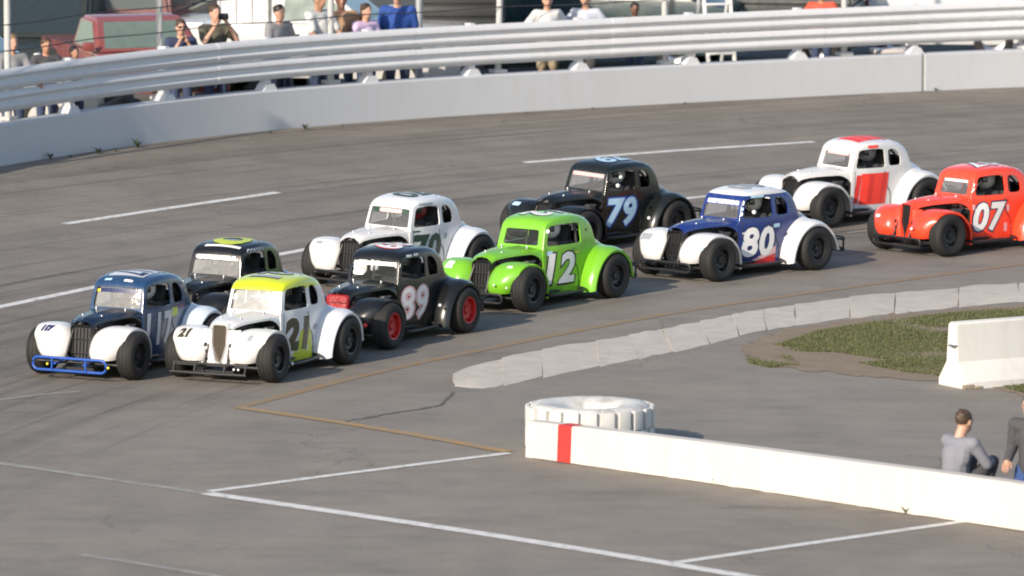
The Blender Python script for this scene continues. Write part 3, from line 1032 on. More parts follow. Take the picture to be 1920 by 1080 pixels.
def make_hood():
    mb = MB(); rows = []
    for k in range(13):
        t = k / 12; x = 0.272 + t * (1.105 - 0.272)
        w = lut([(0, .362), (0.3, .315), (0.7, .225), (1, .15)], t)
        zt = lut([(0, .748), (0.35, .745), (0.8, .725), (0.95, .708), (1, .685)], t)
        drop = lut([(0, .20), (0.10, .12), (0.25, .075), (0.7, .07), (1, .08)], t)
        half = [(w + .004, zt - drop), (w, zt - drop * .62), (w - .018, zt - .045), (w - .055, zt - .022), (w * .5, zt - .006), (0.012, zt), (0, zt + .006)]
        rows.append([(x, y, z) for y, z in mirror(half)])
    mb.grid(rows)
    me = mb.mesh('hood_shell', None, 0); me.materials.append(None)
    r = applied(me, ('SOLIDIFY', dict(thickness=0.012, offset=-1)))
    finish(r, None, 38)
    return r


def make_fender_front(sgn):
    rt = [(-8, .315), (4, .338), (16, .348), (30, .350), (50, .350), (70, .342), (90, .335), (110, .345), (130, .372), (150, .405), (170, .465), (185, .52), (199, .575)]
    yin = [(-8, .155), (60, .15), (95, .19), (115, .30), (140, .40), (197, .44)]
    yout = [(-8, .52), (10, .555), (40, .61), (90, .645), (130, .66), (165, .63), (197, .56)]
    ein = [(-8, .09), (30, .11), (80, .10), (110, .05), (150, .03), (197, .02)]
    eout = [(-8, .10), (20, .10), (50, .055), (90, .025), (197, .03)]
    mb = MB(); rows = []
    for k in range(37):
        th = -8 + 207 * k / 36
        row = []
        for j in range(15):
            v = -1 + 2 * j / 14
            e = (lut(ein, th) if v < 0 else lut(eout, th)) * abs(v) ** 3.0
            r = lut(rt, th) - e
            if th > 150: r = r
            # stretch towards the front so that the nose reads as a full bulb
            a = R(th)
            x = XF + r * math.cos(a) * (1.0 if math.cos(a) < 0 else 1.0); z = 0.288 + r * math.sin(a)
            y = lut(yin, th) + (lut(yout, th) - lut(yin, th)) * (v + 1) / 2
            row.append((x, sgn * y, max(z, 0.115)))
        # folded outer lip
        lo = row[-1]; row.append((XF + (lo[0] - XF) * 0.94, lo[1] - sgn * 0.006, 0.288 + (lo[2] - 0.288) * 0.94 if lo[2] > 0.13 else lo[2]))
        rows.append(row)
    mb.grid(rows)
    me = mb.mesh('fender', None, 0); me.materials.append(None)
    r = applied(me, ('SOLIDIFY', dict(thickness=0.010, offset=0)))
    finish(r, None, 45)
    return r


def make_fender_rear(sgn):
    rt = [(-20, .515), (-8, .475), (8, .435), (22, .41), (40, .392), (60, .382), (90, .380), (120, .388), (145, .412), (165, .46), (180, .53), (187, .57)]
    yin = [(-20, .42), (20, .40), (90, .37), (150, .33), (187, .42)]
    yout = [(-20, .665), (20, .675), (90, .69), (150, .675), (187, .61)]
    ein = [(-20, .03), (40, -.02), (90, -.03), (150, .03), (187, .05)]
    eout = [(-20, .05), (40, .045), (90, .045), (150, .05), (187, .06)]
    mb = MB(); rows = []
    for k in range(35):
        th = -20 + 207 * k / 34
        row = []
        for j in range(11):
            v = -1 + 2 * j / 10
            e = (lut(ein, th) if v < 0 else lut(eout, th)) * abs(v) ** 2.6
            r = lut(rt, th) - e; a = R(th)
            y = lut(yin, th) + (lut(yout, th) - lut(yin, th)) * (v + 1) / 2
            row.append((XR + r * math.cos(a), sgn * y, max(0.288 + r * math.sin(a), 0.115)))
        lo = row[-1]; row.append((XR + (lo[0] - XR) * 0.93, lo[1] - sgn * 0.006, 0.288 + (lo[2] - 0.288) * 0.93 if lo[2] > 0.13 else lo[2]))
        rows.append(row)
    mb.grid(rows)
    me = mb.mesh('fender', None, 0); me.materials.append(None)
    r = applied(me, ('SOLIDIFY', dict(thickness=0.010, offset=0)))
    finish(r, None, 45)
    return r


def make_tyre():
    mb = MB()
    h = 0.105
    prof = [(0.168, -h + .012), (0.185, -h), (0.22, -h - .008), (0.255, -h - .002), (0.275, -h + .018), (0.285, -h + .045)]
    for g in (-0.045, 0.0, 0.045):
        prof += [(0.288, g - 0.008), (0.283, g - 0.006), (0.283, g + 0.006), (0.288, g + 0.008)]
    prof += [(0.285, h - .045), (0.275, h - .018), (0.255, h + .002), (0.22, h + .008), (0.185, h), (0.168, h - .012)]
    mb.lathe(prof, n=48)
    return mb.mesh('tyre', None, 40)


def make_rim():
    mb = MB()
    mb.lathe([(0.168, -.09), (0.172, .093), (0.166, .098), (0.150, .092), (0.148, .03)], n=36)
    mb.lathe([(0.150, .035), (0.10, .055), (0.07, .045), (0.045, .045), (0.04, .062), (0.0, .064)], n=30)
    for k in range(8):
        a = k * math.pi / 4
        mb.box((0.118 * math.cos(a), 0.047, 0.118 * math.sin(a)), (0.05, 0.02, 0.024), Matrix.Rotation(-a, 3, 'Y'), 0.004)
    for k in range(5):
        a = k * 2 * math.pi / 5
        mb.lathe([(0.009, .045), (0.009, .066), (0, .066)], (0.058 * math.cos(a), 0, 0.058 * math.sin(a)), n=6)
    me = mb.mesh('rim', None, 35)
    return me


def make_chassis():
    mb = MB()
    mb.prism([(-1.25, -.33), (-0.55, -.44), (0.45, -.44), (1.20, -.22), (1.20, .22), (0.45, .44), (-0.55, .44), (-1.25, .33)], 0.10, 0.135, 'z')
    for s in (1, -1):
        mb.tube([(-1.30, s * .30, .20), (-0.5, s * .40, .17), (0.4, s * .40, .17), (1.30, s * .20, .20)], 0.022, 8)
        mb.tube([(XF, s * .58, .288), (XF - .02, s * .2, .24)], 0.022, 8)
        mb.tube([(XF + .02, s * .56, .33), (XF + .03, s * .30, .56)], 0.03, 8)
        mb.tube([(XF - .12, s * .55, .27), (XF - .14, s * .15, .20)], 0.013, 6)
        mb.tube([(XR + .05, s * .45, .30), (XR + .10, s * .33, .60)], 0.03, 8)
        mb.tube([(1.25, s * .16, .20), (1.08, s * .12, .62), (0.30, s * .32, .69)], 0.014, 8)
    mb.tube([(XR, -.62, .288), (XR, .62, .288)], 0.035, 10)
    mb.ball((XR, 0.0, .288), (0.11, 0.12, 0.11), 12)
    mb.box((0.262, 0, 0.43), (0.012, 0.68, 0.58))
    mb.box((-0.62, 0, 0.40), (0.012, 0.80, 0.52))
    mb.tube([(1.20, -.62, .19), (1.20, .62, .19)], 0.018, 8)
    return mb.mesh('chassis', M_BLACK, 40)


def make_engine():
    mb = MB()
    mb.box((0.70, 0.0, 0.42), (0.46, 0.34, 0.34), None, 0.02)
    for k in range(4):
        mb.tube([(0.56 + k * .085, .17, .50), (0.56 + k * .085, .25, .44), (0.52 + k * .07, .27, .28)], 0.018, 8)
        mb.lathe([(0.0, -.02), (0.03, -.02), (0.034, .05), (0.024, .05), (0.024, .0)], (0.56 + k * .085, -.14, .60), 'z', 12)
    mb.box((0.72, .08, .60), (0.40, 0.12, 0.05), None, 0.012)
    mb.box((0.50, .30, .545), (0.14, 0.09, 0.10), None, 0.02)
    mb.tube([(0.42, .34, .58), (0.6, .31, .56), (0.86, .22, .57), (1.04, .16, .55)], 0.018, 8)
    mb.ball((0.92, .20, .55), (.05, .04, .04), 10)
    return mb.mesh('engine', M_ENGINE, 40)


def make_grille(style):
    """shell ring and its mesh insert, tilted a little back"""
    if style == 'wide':
        out = rounded([(-.145, .63), (.145, .63), (.14, .32), (.09, .22), (-.09, .22), (-.14, .32)], 0.04)
    else:
        out = rounded([(-.115, .69), (.115, .69), (.11, .44), (.04, .20), (-.04, .20), (-.11, .44)], 0.045)
    cy = sum(p[1] for p in out) / len(out)
    k = 0.90 if style == 'wide' else 0.80
    inn = [(p[0] * k, cy + (p[1] - cy) * (0.93 if style == 'wide' else .90)) for p in out]
    def X(z): return 1.185 - (z - .2) * 0.12 if style != 'wide' else 1.15 - (z - .2) * 0.09
    mb = MB(); rows = []
    for d, pl in ((-.07, [(p[0] * 1.08, p[1]) for p in out]), (0.0, out), (0.02, [((a[0] + b[0]) / 2, (a[1] + b[1]) / 2) for a, b in zip(out, inn)]), (0.005, inn), (-.05, inn)):
        rows.append([(X(p[1]) + d, p[0], p[1]) for p in pl])
    mb.grid(rows, close=True)
    shell = mb.mesh('grille_shell', None, 40)
    mb = MB()
    mb.bm.faces.new([mb.bm.verts.new((X(p[1]) - .03, p[0], p[1])) for p in inn])
    hw = max(p[0] for p in inn) - .012
    z0 = min(p[1] for p in inn) + .02; z1 = max(p[1] for p in inn) - .012
    n = 9 if style != 'wide' else 6
    for i in range(n):
        y = -hw + 2 * hw * i / (n - 1)
        zz = [q for q in (z0, z1)]
        if style != 'wide': zz[0] = z0 + abs(y) * 2.1
        mb.tube([(X(zz[0]) - .012, y, zz[0]), (X(zz[1]) - .012, y, zz[1])], 0.006, 5)
    if style == 'wide':
        for z in (.47, .30): mb.tube([(X(z) - .005, -hw, z), (X(z) - .005, hw, z)], 0.008, 6)
    return shell, mb.mesh('grille_mesh', None, 40)


def make_apron(sgn):
    """the panel between a narrow grille and the fender"""
    mb = MB(); rows = []
    for k in range(7):
        t = k / 6; z = .21 + .40 * t
        yi = lut([(0, .03), (0.5, .095), (1, .105)], t); xo = lut([(0, 1.215), (0.4, 1.225), (0.75, 1.18), (1, 1.07)], t)
        rows.append([(1.18 - (z - .2) * .12 - .012, sgn * yi, z), ((1.18 + xo) / 2 - (z - .2) * .06, sgn * (yi + .25) / 2, z), (xo - .012, sgn * .25, z)])
    mb.grid(rows)
    me = mb.mesh('apron', None, 0); me.materials.append(None)
    r = applied(me, ('SOLIDIFY', dict(thickness=0.008, offset=0)))
    finish(r, None, 40)
    return r


def loop_rect(y0, y1, z0, z1, r, x, bend=0.0, n=5):
    pts = []
    for (cy, cz, a0) in ((y1 - r, z1 - r, 0), (y0 + r, z1 - r, 90), (y0 + r, z0 + r, 180), (y1 - r, z0 + r, 270)):
        for k in range(n + 1):
            a = R(a0 + 90 * k / n)
            y = cy + r * math.cos(a); z = cz + r * math.sin(a)
            pts.append((x - bend * (abs(y) / max(abs(y0), abs(y1))) ** 2, y, z))
    return pts


def make_bumper_front(kind):
    mb = MB()
    if kind == 'loop':
        mb.tube(loop_rect(-.50, .50,   .115, .265, .070, 1.42, 0.02), 0.017, 8, closed=True)
        for y in (-.23, .23): mb.tube([(1.42, y, .12), (1.42, y, .26)], 0.014, 8)
        for y in (-.2, .2): mb.tube([(1.41, y, .20), (1.18, y, .20)], 0.016, 8)
    elif kind == 'bars':
        mb.tube([(1.37, -.50, .235), (1.385, 0, .235), (1.37, .50, .235)], 0.014, 8)
        mb.tube([(1.42, -.52, .125), (1.435, 0, .125), (1.42, .50, .125)], 0.018, 8)
        for y in (-.48, -.2, .2, .48): mb.tube([(1.425, y, .125), (1.375, y, .235)], 0.012, 8)
        for y in (-.2, .2): mb.tube([(1.40, y, .20), (1.18, y, .20)], 0.016, 8)
    else:
        mb.tube(loop_rect(-.46, .46, .13, .24, .045, 1.36, 0.05), 0.016, 8, closed=True)
        for y in (-.2, .2): mb.tube([(1.35, y, .20), (1.18, y, .20)], 0.016, 8)
    return mb.mesh('front_bumper', None, 50)


def make_bumper_rear():
    mb = MB()
    pts = catmull([(-1.22, .40, .24), (-1.45, .46, .22), (-1.60, .50, .20), (-1.64, .46, .22), (-1.66, .25, .23), (-1.67, 0, .23), (-1.66, -.25, .23), (-1.64, -.46, .22), (-1.60, -.50, .20), (-1.45, -.46, .22), (-1.22, -.40, .24)], 4)
    mb.tube(pts, 0.016, 8)
    pts = [(p[0], p[1], p[2] + .15) for p in pts[4:-4]]
    mb.tube(pts, 0.014, 8)
    for s in (1, -1):
        mb.tube([(-1.62, s * .49, .20), (-1.62, s * .49, .36)], 0.014, 8)
        mb.tube([(-1.66, s * .2, .22), (-1.66, s * .2, .38)], 0.012, 8)
    return mb.mesh('rear_bumper', None, 50)


def make_nerf(sgn):
    mb = MB()
    mb.tube(catmull([(0.47, sgn * .44, .17), (0.46, sgn * .58, .165), (0.42, sgn * .625, .16), (0.2, sgn * .63, .155), (-0.2, sgn * .60, .155), (-0.38, sgn * .56, .16), (-0.42, sgn * .42, .17)], 4), 0.02, 8)
    return mb.mesh('side_bar', None, 50)


def make_cage():
    mb = MB()
    for x0, x1, w0, w1, h in ((-0.42, -0.42, .40, .35, 1.10), (0.235, 0.15, .345, .32, 1.01)):
        pts = [(x0, -w0, .15), (x0, -w0, .72), (x1, -w1, h - .05), (x1, -w1 + .07, h), (x1, w1 - .07, h), (x1, w1, h - .05), (x0, w0, .72), (x0, w0, .15)]
        mb.tube(pts, 0.019, 8)
    for s in (1, -1):
        mb.tube([(-0.42, s * .28, 1.09), (0.15, s * .28, 1.0)], 0.018, 8)
        mb.tube([(-0.42, s * .30, 1.06), (-0.95, s * .30, .60)], 0.018, 8)
        for z in (.28, .45, .60): mb.tube([(-0.42, s * .40, z), (0.235, s * .345, z)], 0.018, 8)
    mb.tube([(-0.42, -.42, .72), (-0.42, .42, .72)], 0.018, 8)
    mb.box((0.20, 0, .68), (0.08, .66, .09), None, .02)
    return mb.mesh('roll_cage', M_INNER, 45)


def make_seat():
    mb = MB()
    mb.box((-0.16, .12, .24), (0.42, 0.40, 0.12), None, .04)
    mb.box((-0.40, .12, .50), (0.12, 0.42, 0.56), Matrix.Rotation(R(-12), 3, 'Y'), .04)
    mb.box((-0.47, .12, .86), (0.10, 0.26, 0.20), Matrix.Rotation(R(-8), 3, 'Y'), .03)
    mb.lathe([(0.130, -.012), (0.142, 0), (0.130, .012), (0.118, 0), (0.130, -.012)], (0.16, .12, .62), 'x', 20)
    mb.tube([(0.30, .12, .58), (0.16, .12, .62)], 0.02, 8)
    return mb.mesh('seat', M_INNER, 40)


def screen_pane(small, bow=0.012):
    """clear pane a little inside the windscreen opening"""
    S, E, n = SCR_S, SCR_E, SCR_N
    a, b, hw = (0.05, 0.95, .338) if not small else (0.08, 0.85, .29)
    mb = MB(); rows = []
    for i in range(7):
        v = a + (b - a) * i / 6
        rows.append([tuple(S.lerp(E, v) + Vector((0, -hw + 2 * hw * j / 12, 0)) - n * (0.012 + bow * ((j - 6) / 6) ** 2 + 0.006 * ((i - 3) / 3) ** 2)) for j in range(13)])
    mb.grid(rows)
    return mb.mesh('windscreen', None, 60)


P = {}
for q in (0, 1):
    for sm in (0, 1):
        if (q, sm) in ((0, 0),): continue
        P['body', q, sm] = make_body(q, sm)
        P['bvh', q, sm] = bvh_of(P['body', q, sm])
P['hood'] = make_hood(); P['hood_bvh'] = bvh_of(P['hood'])
for s in (1, -1):
    P['ff', s] = make_fender_front(s); P['fr', s] = make_fender_rear(s); P['ap', s] = make_apron(s); P['nerf', s] = make_nerf(s)
    P['ffb', s] = bvh_of(P['ff', s])
P['tyre'] = make_tyre(); P['rim'] = make_rim(); P['chassis'] = make_chassis(); P['engine'] = make_engine()
for st in ('wide', 'narrow'): P['gs', st], P['gm', st] = make_grille(st)
for k in ('loop', 'bars', 'plain'): P['bf', k] = make_bumper_front(k)
P['br'] = make_bumper_rear(); P['cage'] = make_cage(); P['seat'] = make_seat()
P['pane', 0] = screen_pane(0); P['pane', 2] = screen_pane(0, .036); P['pane', 1] = screen_pane(1)
for k in ('tyre', 'rim'): P[k].materials.append(None)
for k, me in P.items():
    if isinstance(me, bpy.types.Mesh) and not me.materials: me.materials.append(None)


def vinyl(name, col):
    return mat('vinyl_' + name, col, 0.4, var=0.08, scale=12)


V_WHITE = M_DECALWHITE
V_BLACK = M_DECALBLACK


def race_car(spec):
    px, py, psi = spec['fl'][0], spec['fl'][1], R(spec['heading'])
    h = Vector((math.cos(psi), math.sin(psi), 0)); lft = Vector((-h.y, h.x, 0))
    g = ground(px, py)
    o = g - h * XF - lft * 0.615
    # rest all four wheels on the banked surface
    def zat(x, y):
        q = o + h * x + lft * y; return zg(q.x, q.y)
    zf = (zat(XF, .655) + zat(XF, -.655)) / 2; zr = (zat(XR, .655) + zat(XR, -.655)) / 2
    zl = (zat(XF, .655) + zat(XR, .655)) / 2; zq = (zat(XF, -.655) + zat(XR, -.655)) / 2
    fx = (h * (XF - XR) + Vector((0, 0, zf - zr))).normalized()
    ly = (lft * 1.31 + Vector((0, 0, zl - zq))).normalized()
    up = fx.cross(ly).normalized(); ly = up.cross(fx)
    o.z = zf + (zr - zf) * (XF / (XF - XR)) + 0.002
    root = thing('race_car', spec['label'], 'race car', (0, 0, 0), 0, 'vintage coupe race cars in the pack')
    root.matrix_world = Matrix(((fx.x, ly.x, up.x, o.x), (fx.y, ly.y, up.y, o.y), (fx.z, ly.z, up.z, o.z), (0, 0, 0, 1)))
    q, sm = spec.get('quarter', 1), spec.get('small', 0)
    nm = spec['name']
    pm = paint('paint_' + nm, spec['body'], spec.get('roof'), spec.get('zr', 0.995))
    body = link('body', P['body', q, sm], root); setmat(body, pm, 0); setmat(body, M_INNER, 1)
    bvh = P['bvh', q, sm]
    hp = paint('paint_hood_' + nm, spec.get('hood', spec['body']))
    link('hood', P['hood'], root, hp)
    ffp = paint('paint_ff_' + nm, spec.get('ff', spec['body'])); frp = paint('paint_fr_' + nm, spec.get('fr', spec['body']))
    for s in (1, -1):
        link('front_fender', P['ff', s], root, ffp)
        link('rear_fender', P['fr', s], root, frp)
        link('side_bar', P['nerf', s], root, M_BLACK)
    gs = spec.get('grille', 'wide')
    link('grille_shell', P['gs', gs], root, spec.get('shellm', hp if gs == 'narrow' else M_BLACK))
    link('grille', P['gm', gs], root, spec.get('grillem', M_BLACK))
    if gs == 'narrow':
        for s in (1, -1):
            ap = link('apron', P['ap', s], root, ffp)
            for k, z in enumerate((.27, .355, .44, .525)):
                mb = MB(); mb.lathe([(0.0, .004), (0.026, .004), (0.028, -.004), (0.0, -.004)], (0, 0, 0), 'x', 14)
                me = mb.mesh('apron_hole', V_BLACK, 40)
                ho = link('apron_hole', me, ap)
                ho.location = (lut([(.2, 1.198), (.40, 1.19), (.47, 1.172), (.53, 1.13), (.61, 1.07)], z) + .006, s * lut([(.2, .15), (.6, .19)], z), z)
                ho.rotation_euler = (0, R(-6 if z < .4 else -30), R(s * 10))
    if spec.get('cover'):
        mb = MB()
        out = rounded([(-.16, .655), (.16, .655), (.155, .36), (.10, .25), (-.10, .25), (-.155, .36)], 0.05)
        rows = [[(1.15 - (z - .2) * .09 + d, y * k, .45 + (z - .45) * k) for y, z in out] for d, k in ((-.03, 1), (.012, 1), (.03, .93), (.04, .6), (.043, .2))]
        Vv = mb.grid(rows, close=True); mb.bm.faces.new(Vv[-1])
        cv = mb.build('grille_cover', mat('red_grille_cover', (0.30, 0.010, 0.014), 0.45, var=0.85, scale=22, bump=.6, bscale=30), root, 60)
        for k in range(3):
            mb = MB(); mb.tube([(1.165 - k * .010, -.14, .36 + k * .10), (1.172 - k * .010, .14, .36 + k * .10)], .006, 6)
            mb.build('cover_strap', V_BLACK, cv)
    link('chassis', P['chassis'], root); link('engine', P['engine'], root)
    link('roll_cage', P['cage'], root); link('seat', P['seat'], root)
    link('front_bumper', P['bf', spec.get('bumper', 'plain')], root, spec.get('bumperm', M_BLACK))
    link('rear_bumper', P['br'], root, M_BLACK)
    rm = spec.get('rim', M_RIM)
    for x in (XF, XR):
        for s in (1, -1):
            w = bpy.data.objects.new('wheel', None); COL.objects.link(w); w.parent = root
            w.location = (x, s * 0.615, 0.288)
            w.rotation_euler = (0, random.uniform(0, 6), (R(3) if x > 0 else 0) + (0 if s > 0 else math.pi))
            link('tyre', P['tyre'], w, M_RUBBER); link('rim', P['rim'], w, rm)
    pane = link('windscreen', P['pane', 2 if spec.get('bow') else sm], root, spec.get('screen', M_SCREEN))
    # seam between body and rear fender, door seam, hood pins
    mb = MB()
    seam = [(-0.28, .70), (-0.285, .60), (-0.31, .51), (-0.37, .43), (-0.40, .33), (-0.41, .22), (-0.415, .14)]
    pts = []
    for x, z in catmull([(a, b, 0) for a, b in seam], 4) and [(p.x, p.y) for p in catmull([(a, b, 0) for a, b in seam], 4)]:
        hit = bvh.ray_cast(Vector((x, 1.2, z)), Vector((0, -1, 0)), 2)
        if hit[0]: pts.append(hit[0] + Vector((0, .001, 0)))
    mb.tube(pts, 0.006, 5)
    mb.build('body_seam', V_BLACK, root, 0)

    for pl in ([(.225, .72), (.228, .55), (.23, .38), (.225, .22), (.20, .165), (.10, .15), (-.10, .148), (-.28, .15)],):
        pp = []
        for p_ in catmull([(a, b, 0) for a, b in pl], 4):
            hit = bvh.ray_cast(Vector((p_.x, 1.2, p_.y)), Vector((0, -1, 0)), 2)
            if hit[0]: pp.append(hit[0] + Vector((0, .0005, 0)))
        mb = MB(); mb.tube(pp, 0.0035, 4); mb.build('door_seam', V_BLACK, root, 0)
    for x, y, z in ((.40, .20, .752), (.85, .13, .722)):
        for s in (1, -1):
            mb = MB(); mb.lathe([(0.0, .012), (0.013, .010), (0.016, 0), (0.016, -.02)], (x, s * y, z), 'z', 10); mb.build('hood_pin', M_STEEL, root, 40)
    # ---- lettering and print
    def side(bm, x, z, m, name='door_number', lift=.003, cut=.07):
        return wrap(bm, bvh, (x, 0, z), (-1, 0, 0), (0, 0, 1), (0, 1, 0), lift, name, m, body, cut)

    def roof(bm, x, y, m, name='roof_number', lift=.003, flip=True):
        k = 1 if flip else -1
        return wrap(bm, bvh, (x, y, 0.9), (k, 0, 0), (0, k, 0), (0, 0, 1), lift, name, m, body, .06)
    n = spec.get('number')
    if n:
        sh = spec.get('shear', 0.16); w_, h_ = spec.get('nsize', (.56, .40))
        nx, nz = spec.get('npos', (-.03, .46))
        if spec.get('outline') is not None:
            side(text_bm(n, .5, sh, .036, 1.08, 1, (w_ + .055, h_ + .05)), nx - .006, nz - .004, spec['outline'], 'number_outline', .003)
        side(text_bm(n, .5, sh, spec.get('heavy', .02), 1.08, 1, (w_, h_)), nx, nz, spec['ncol'], 'door_number', .006)
    if spec.get('roofbox') is not None:
        roof(rect_bm(.56, .48, .02), -.24, 0, spec['roofbox'], 'roof_panel', .003)
    if n:
        rc = spec.get('roofcol', spec['ncol'])
        if spec.get('roofout') is not None: roof(text_bm(spec.get('roofn', n), .5, .1, .03, 1.05, 1, (.53, .43)), -.235, -.01, spec['roofout'], 'roof_number_outline', .004)
        roof(text_bm(spec.get('roofn', n), .5, .1, .014, 1.05, 1, spec.get('rsize', (.50, .42))), -.24, 0, rc, 'roof_number', .007)
    for (x, y, w_, h_, m_) in spec.get('roof_marks', ()):
        roof(rect_bm(w_, h_, min(w_, h_) * .4), x, y, m_, 'roof_sticker', .004)
    # windscreen banner, laid on the pane
    S, E, nn = SCR_S, SCR_E, SCR_N; sl = (E - S).normalized()

    def on_screen(bm, y, v, m, name, lift=0.004):
        xs = [k.co.x for k in bm.verts]
        for i in range(1, 12):
            bmesh.ops.bisect_plane(bm, geom=bm.verts[:] + bm.edges[:] + bm.faces[:], plane_co=(min(xs) + (max(xs) - min(xs)) * i / 12, 0, 0), plane_no=(1, 0, 0))
        for k in bm.verts:
            yy = y + k.co.x; vv = v + k.co.y / (E - S).length
            p = S.lerp(E, vv) + Vector((0, yy, 0)) - nn * (0.012 - lift + (.036 if spec.get('bow') else .012) * (yy / .338) ** 2 + 0.006 * ((vv - .5) / .45) ** 2)
            k.co = p
        me = bpy.data.meshes.new(name); bm.to_mesh(me); bm.free(); finish(me, m, 0)
        return link(name, me, pane)
    if spec.get('banner'):
        bw, bh, bm_ = spec['banner'][:3]
        on_screen(rect_bm(bw, bh, .008), 0, spec.get('bv', .80), bm_, 'banner', .006)
        if len(spec['banner']) > 3:
            on_screen(text_bm(spec['banner'][3], bh, 0, .012, 1.05, 1, (bw * .93, bh * .80)), 0, spec.get('bv', .80), spec['banner'][4], 'banner_lettering', .009)
    for (y, v, w_, h_, m_) in spec.get('screen_marks', ()):
        on_screen(rect_bm(w_, h_, min(w_, h_) * .45), y, v, m_, 'screen_sticker', .006)
    for (x, z, w_, h_, m_, shx) in spec.get('side_marks', ()):
        side(rect_bm(w_, h_, min(w_, h_) * .3, shx), x, z, m_, 'side_sticker', .0045)
    for (s_, x, z, sz, m_, ls) in spec.get('side_text', ()):
        side(text_bm(s_, sz, .2, .004, 1.0), x, z, m_, 'side_lettering', ls)
    for (pts, m_, lf) in spec.get('panels', ()):
        bm = bmesh.new(); bm.faces.new([bm.verts.new((-a, b, 0)) for a, b in pts])
        wrap(bm, bvh, (0, 0, 0), (-1, 0, 0), (0, 0, 1), (0, 1, 0), lf, 'side_panel', m_, body, .025)
    for (s_, sgn, y, z, sz, m_) in spec.get('fender_text', ()):
        bm = text_bm(s_, sz, .1, .012) if s_ else rect_bm(sz, sz * .45, .02)
        fo = [c for c in root.children if c.name.startswith('front_fender')]
        wrap(bm, P['ffb', sgn], (1.0, y, z), (0, 1, 0), (-.35, 0, .94), (.94, 0, .35), .004, 'fender_number' if s_ else 'fender_sticker', m_, fo[0 if sgn > 0 else 1], .05)
    for (x, y, z, r_, m_) in spec.get('studs', ()):
        mb = MB(); mb.ball((x, y, z), r_, 10); mb.build('lamp', m_, root, 60)
    DRIVEN.append((root, nm))
    return root


DRIVEN = []
M_SILVER = mat('silver_vinyl', (0.55, 0.57, 0.60), 0.35, var=0.1)
V_LIME = vinyl('lime', (0.50, 0.58, 0.02))
V_DARKGREEN = vinyl('dark_green', (0.02, 0.05, 0.035))
V_RED = vinyl('red', (0.62, 0.03, 0.03))
V_FLURED = vinyl('fluorescent_red', (0.85, 0.055, 0.035))
V_DEEPRED = vinyl('deep_red', (0.66, 0.038, 0.032))
V_BLUE = vinyl('blue', (0.02, 0.07, 0.35))
V_LBLUE = vinyl('light_blue', (0.42, 0.62, 0.78))
V_NAVY = vinyl('navy', (0.01, 0.02, 0.09))
V_PINK = vinyl('pink', (0.70, 0.42, 0.42))
V_BROWN = vinyl('dark_brown', (0.05, 0.042, 0.02))
V_GREY = vinyl('grey', (0.30, 0.32, 0.35))
V_YELLOW = vinyl('yellow', (0.70, 0.62, 0.05))
M_BLUEMETAL = mat('blue_bumper_paint', (0.015, 0.075, 0.36), 0.35, var=0.15)
M_BROWNMESH = mat('brown_grille_mesh', (0.10, 0.075, 0.05), 0.5, var=0.4)

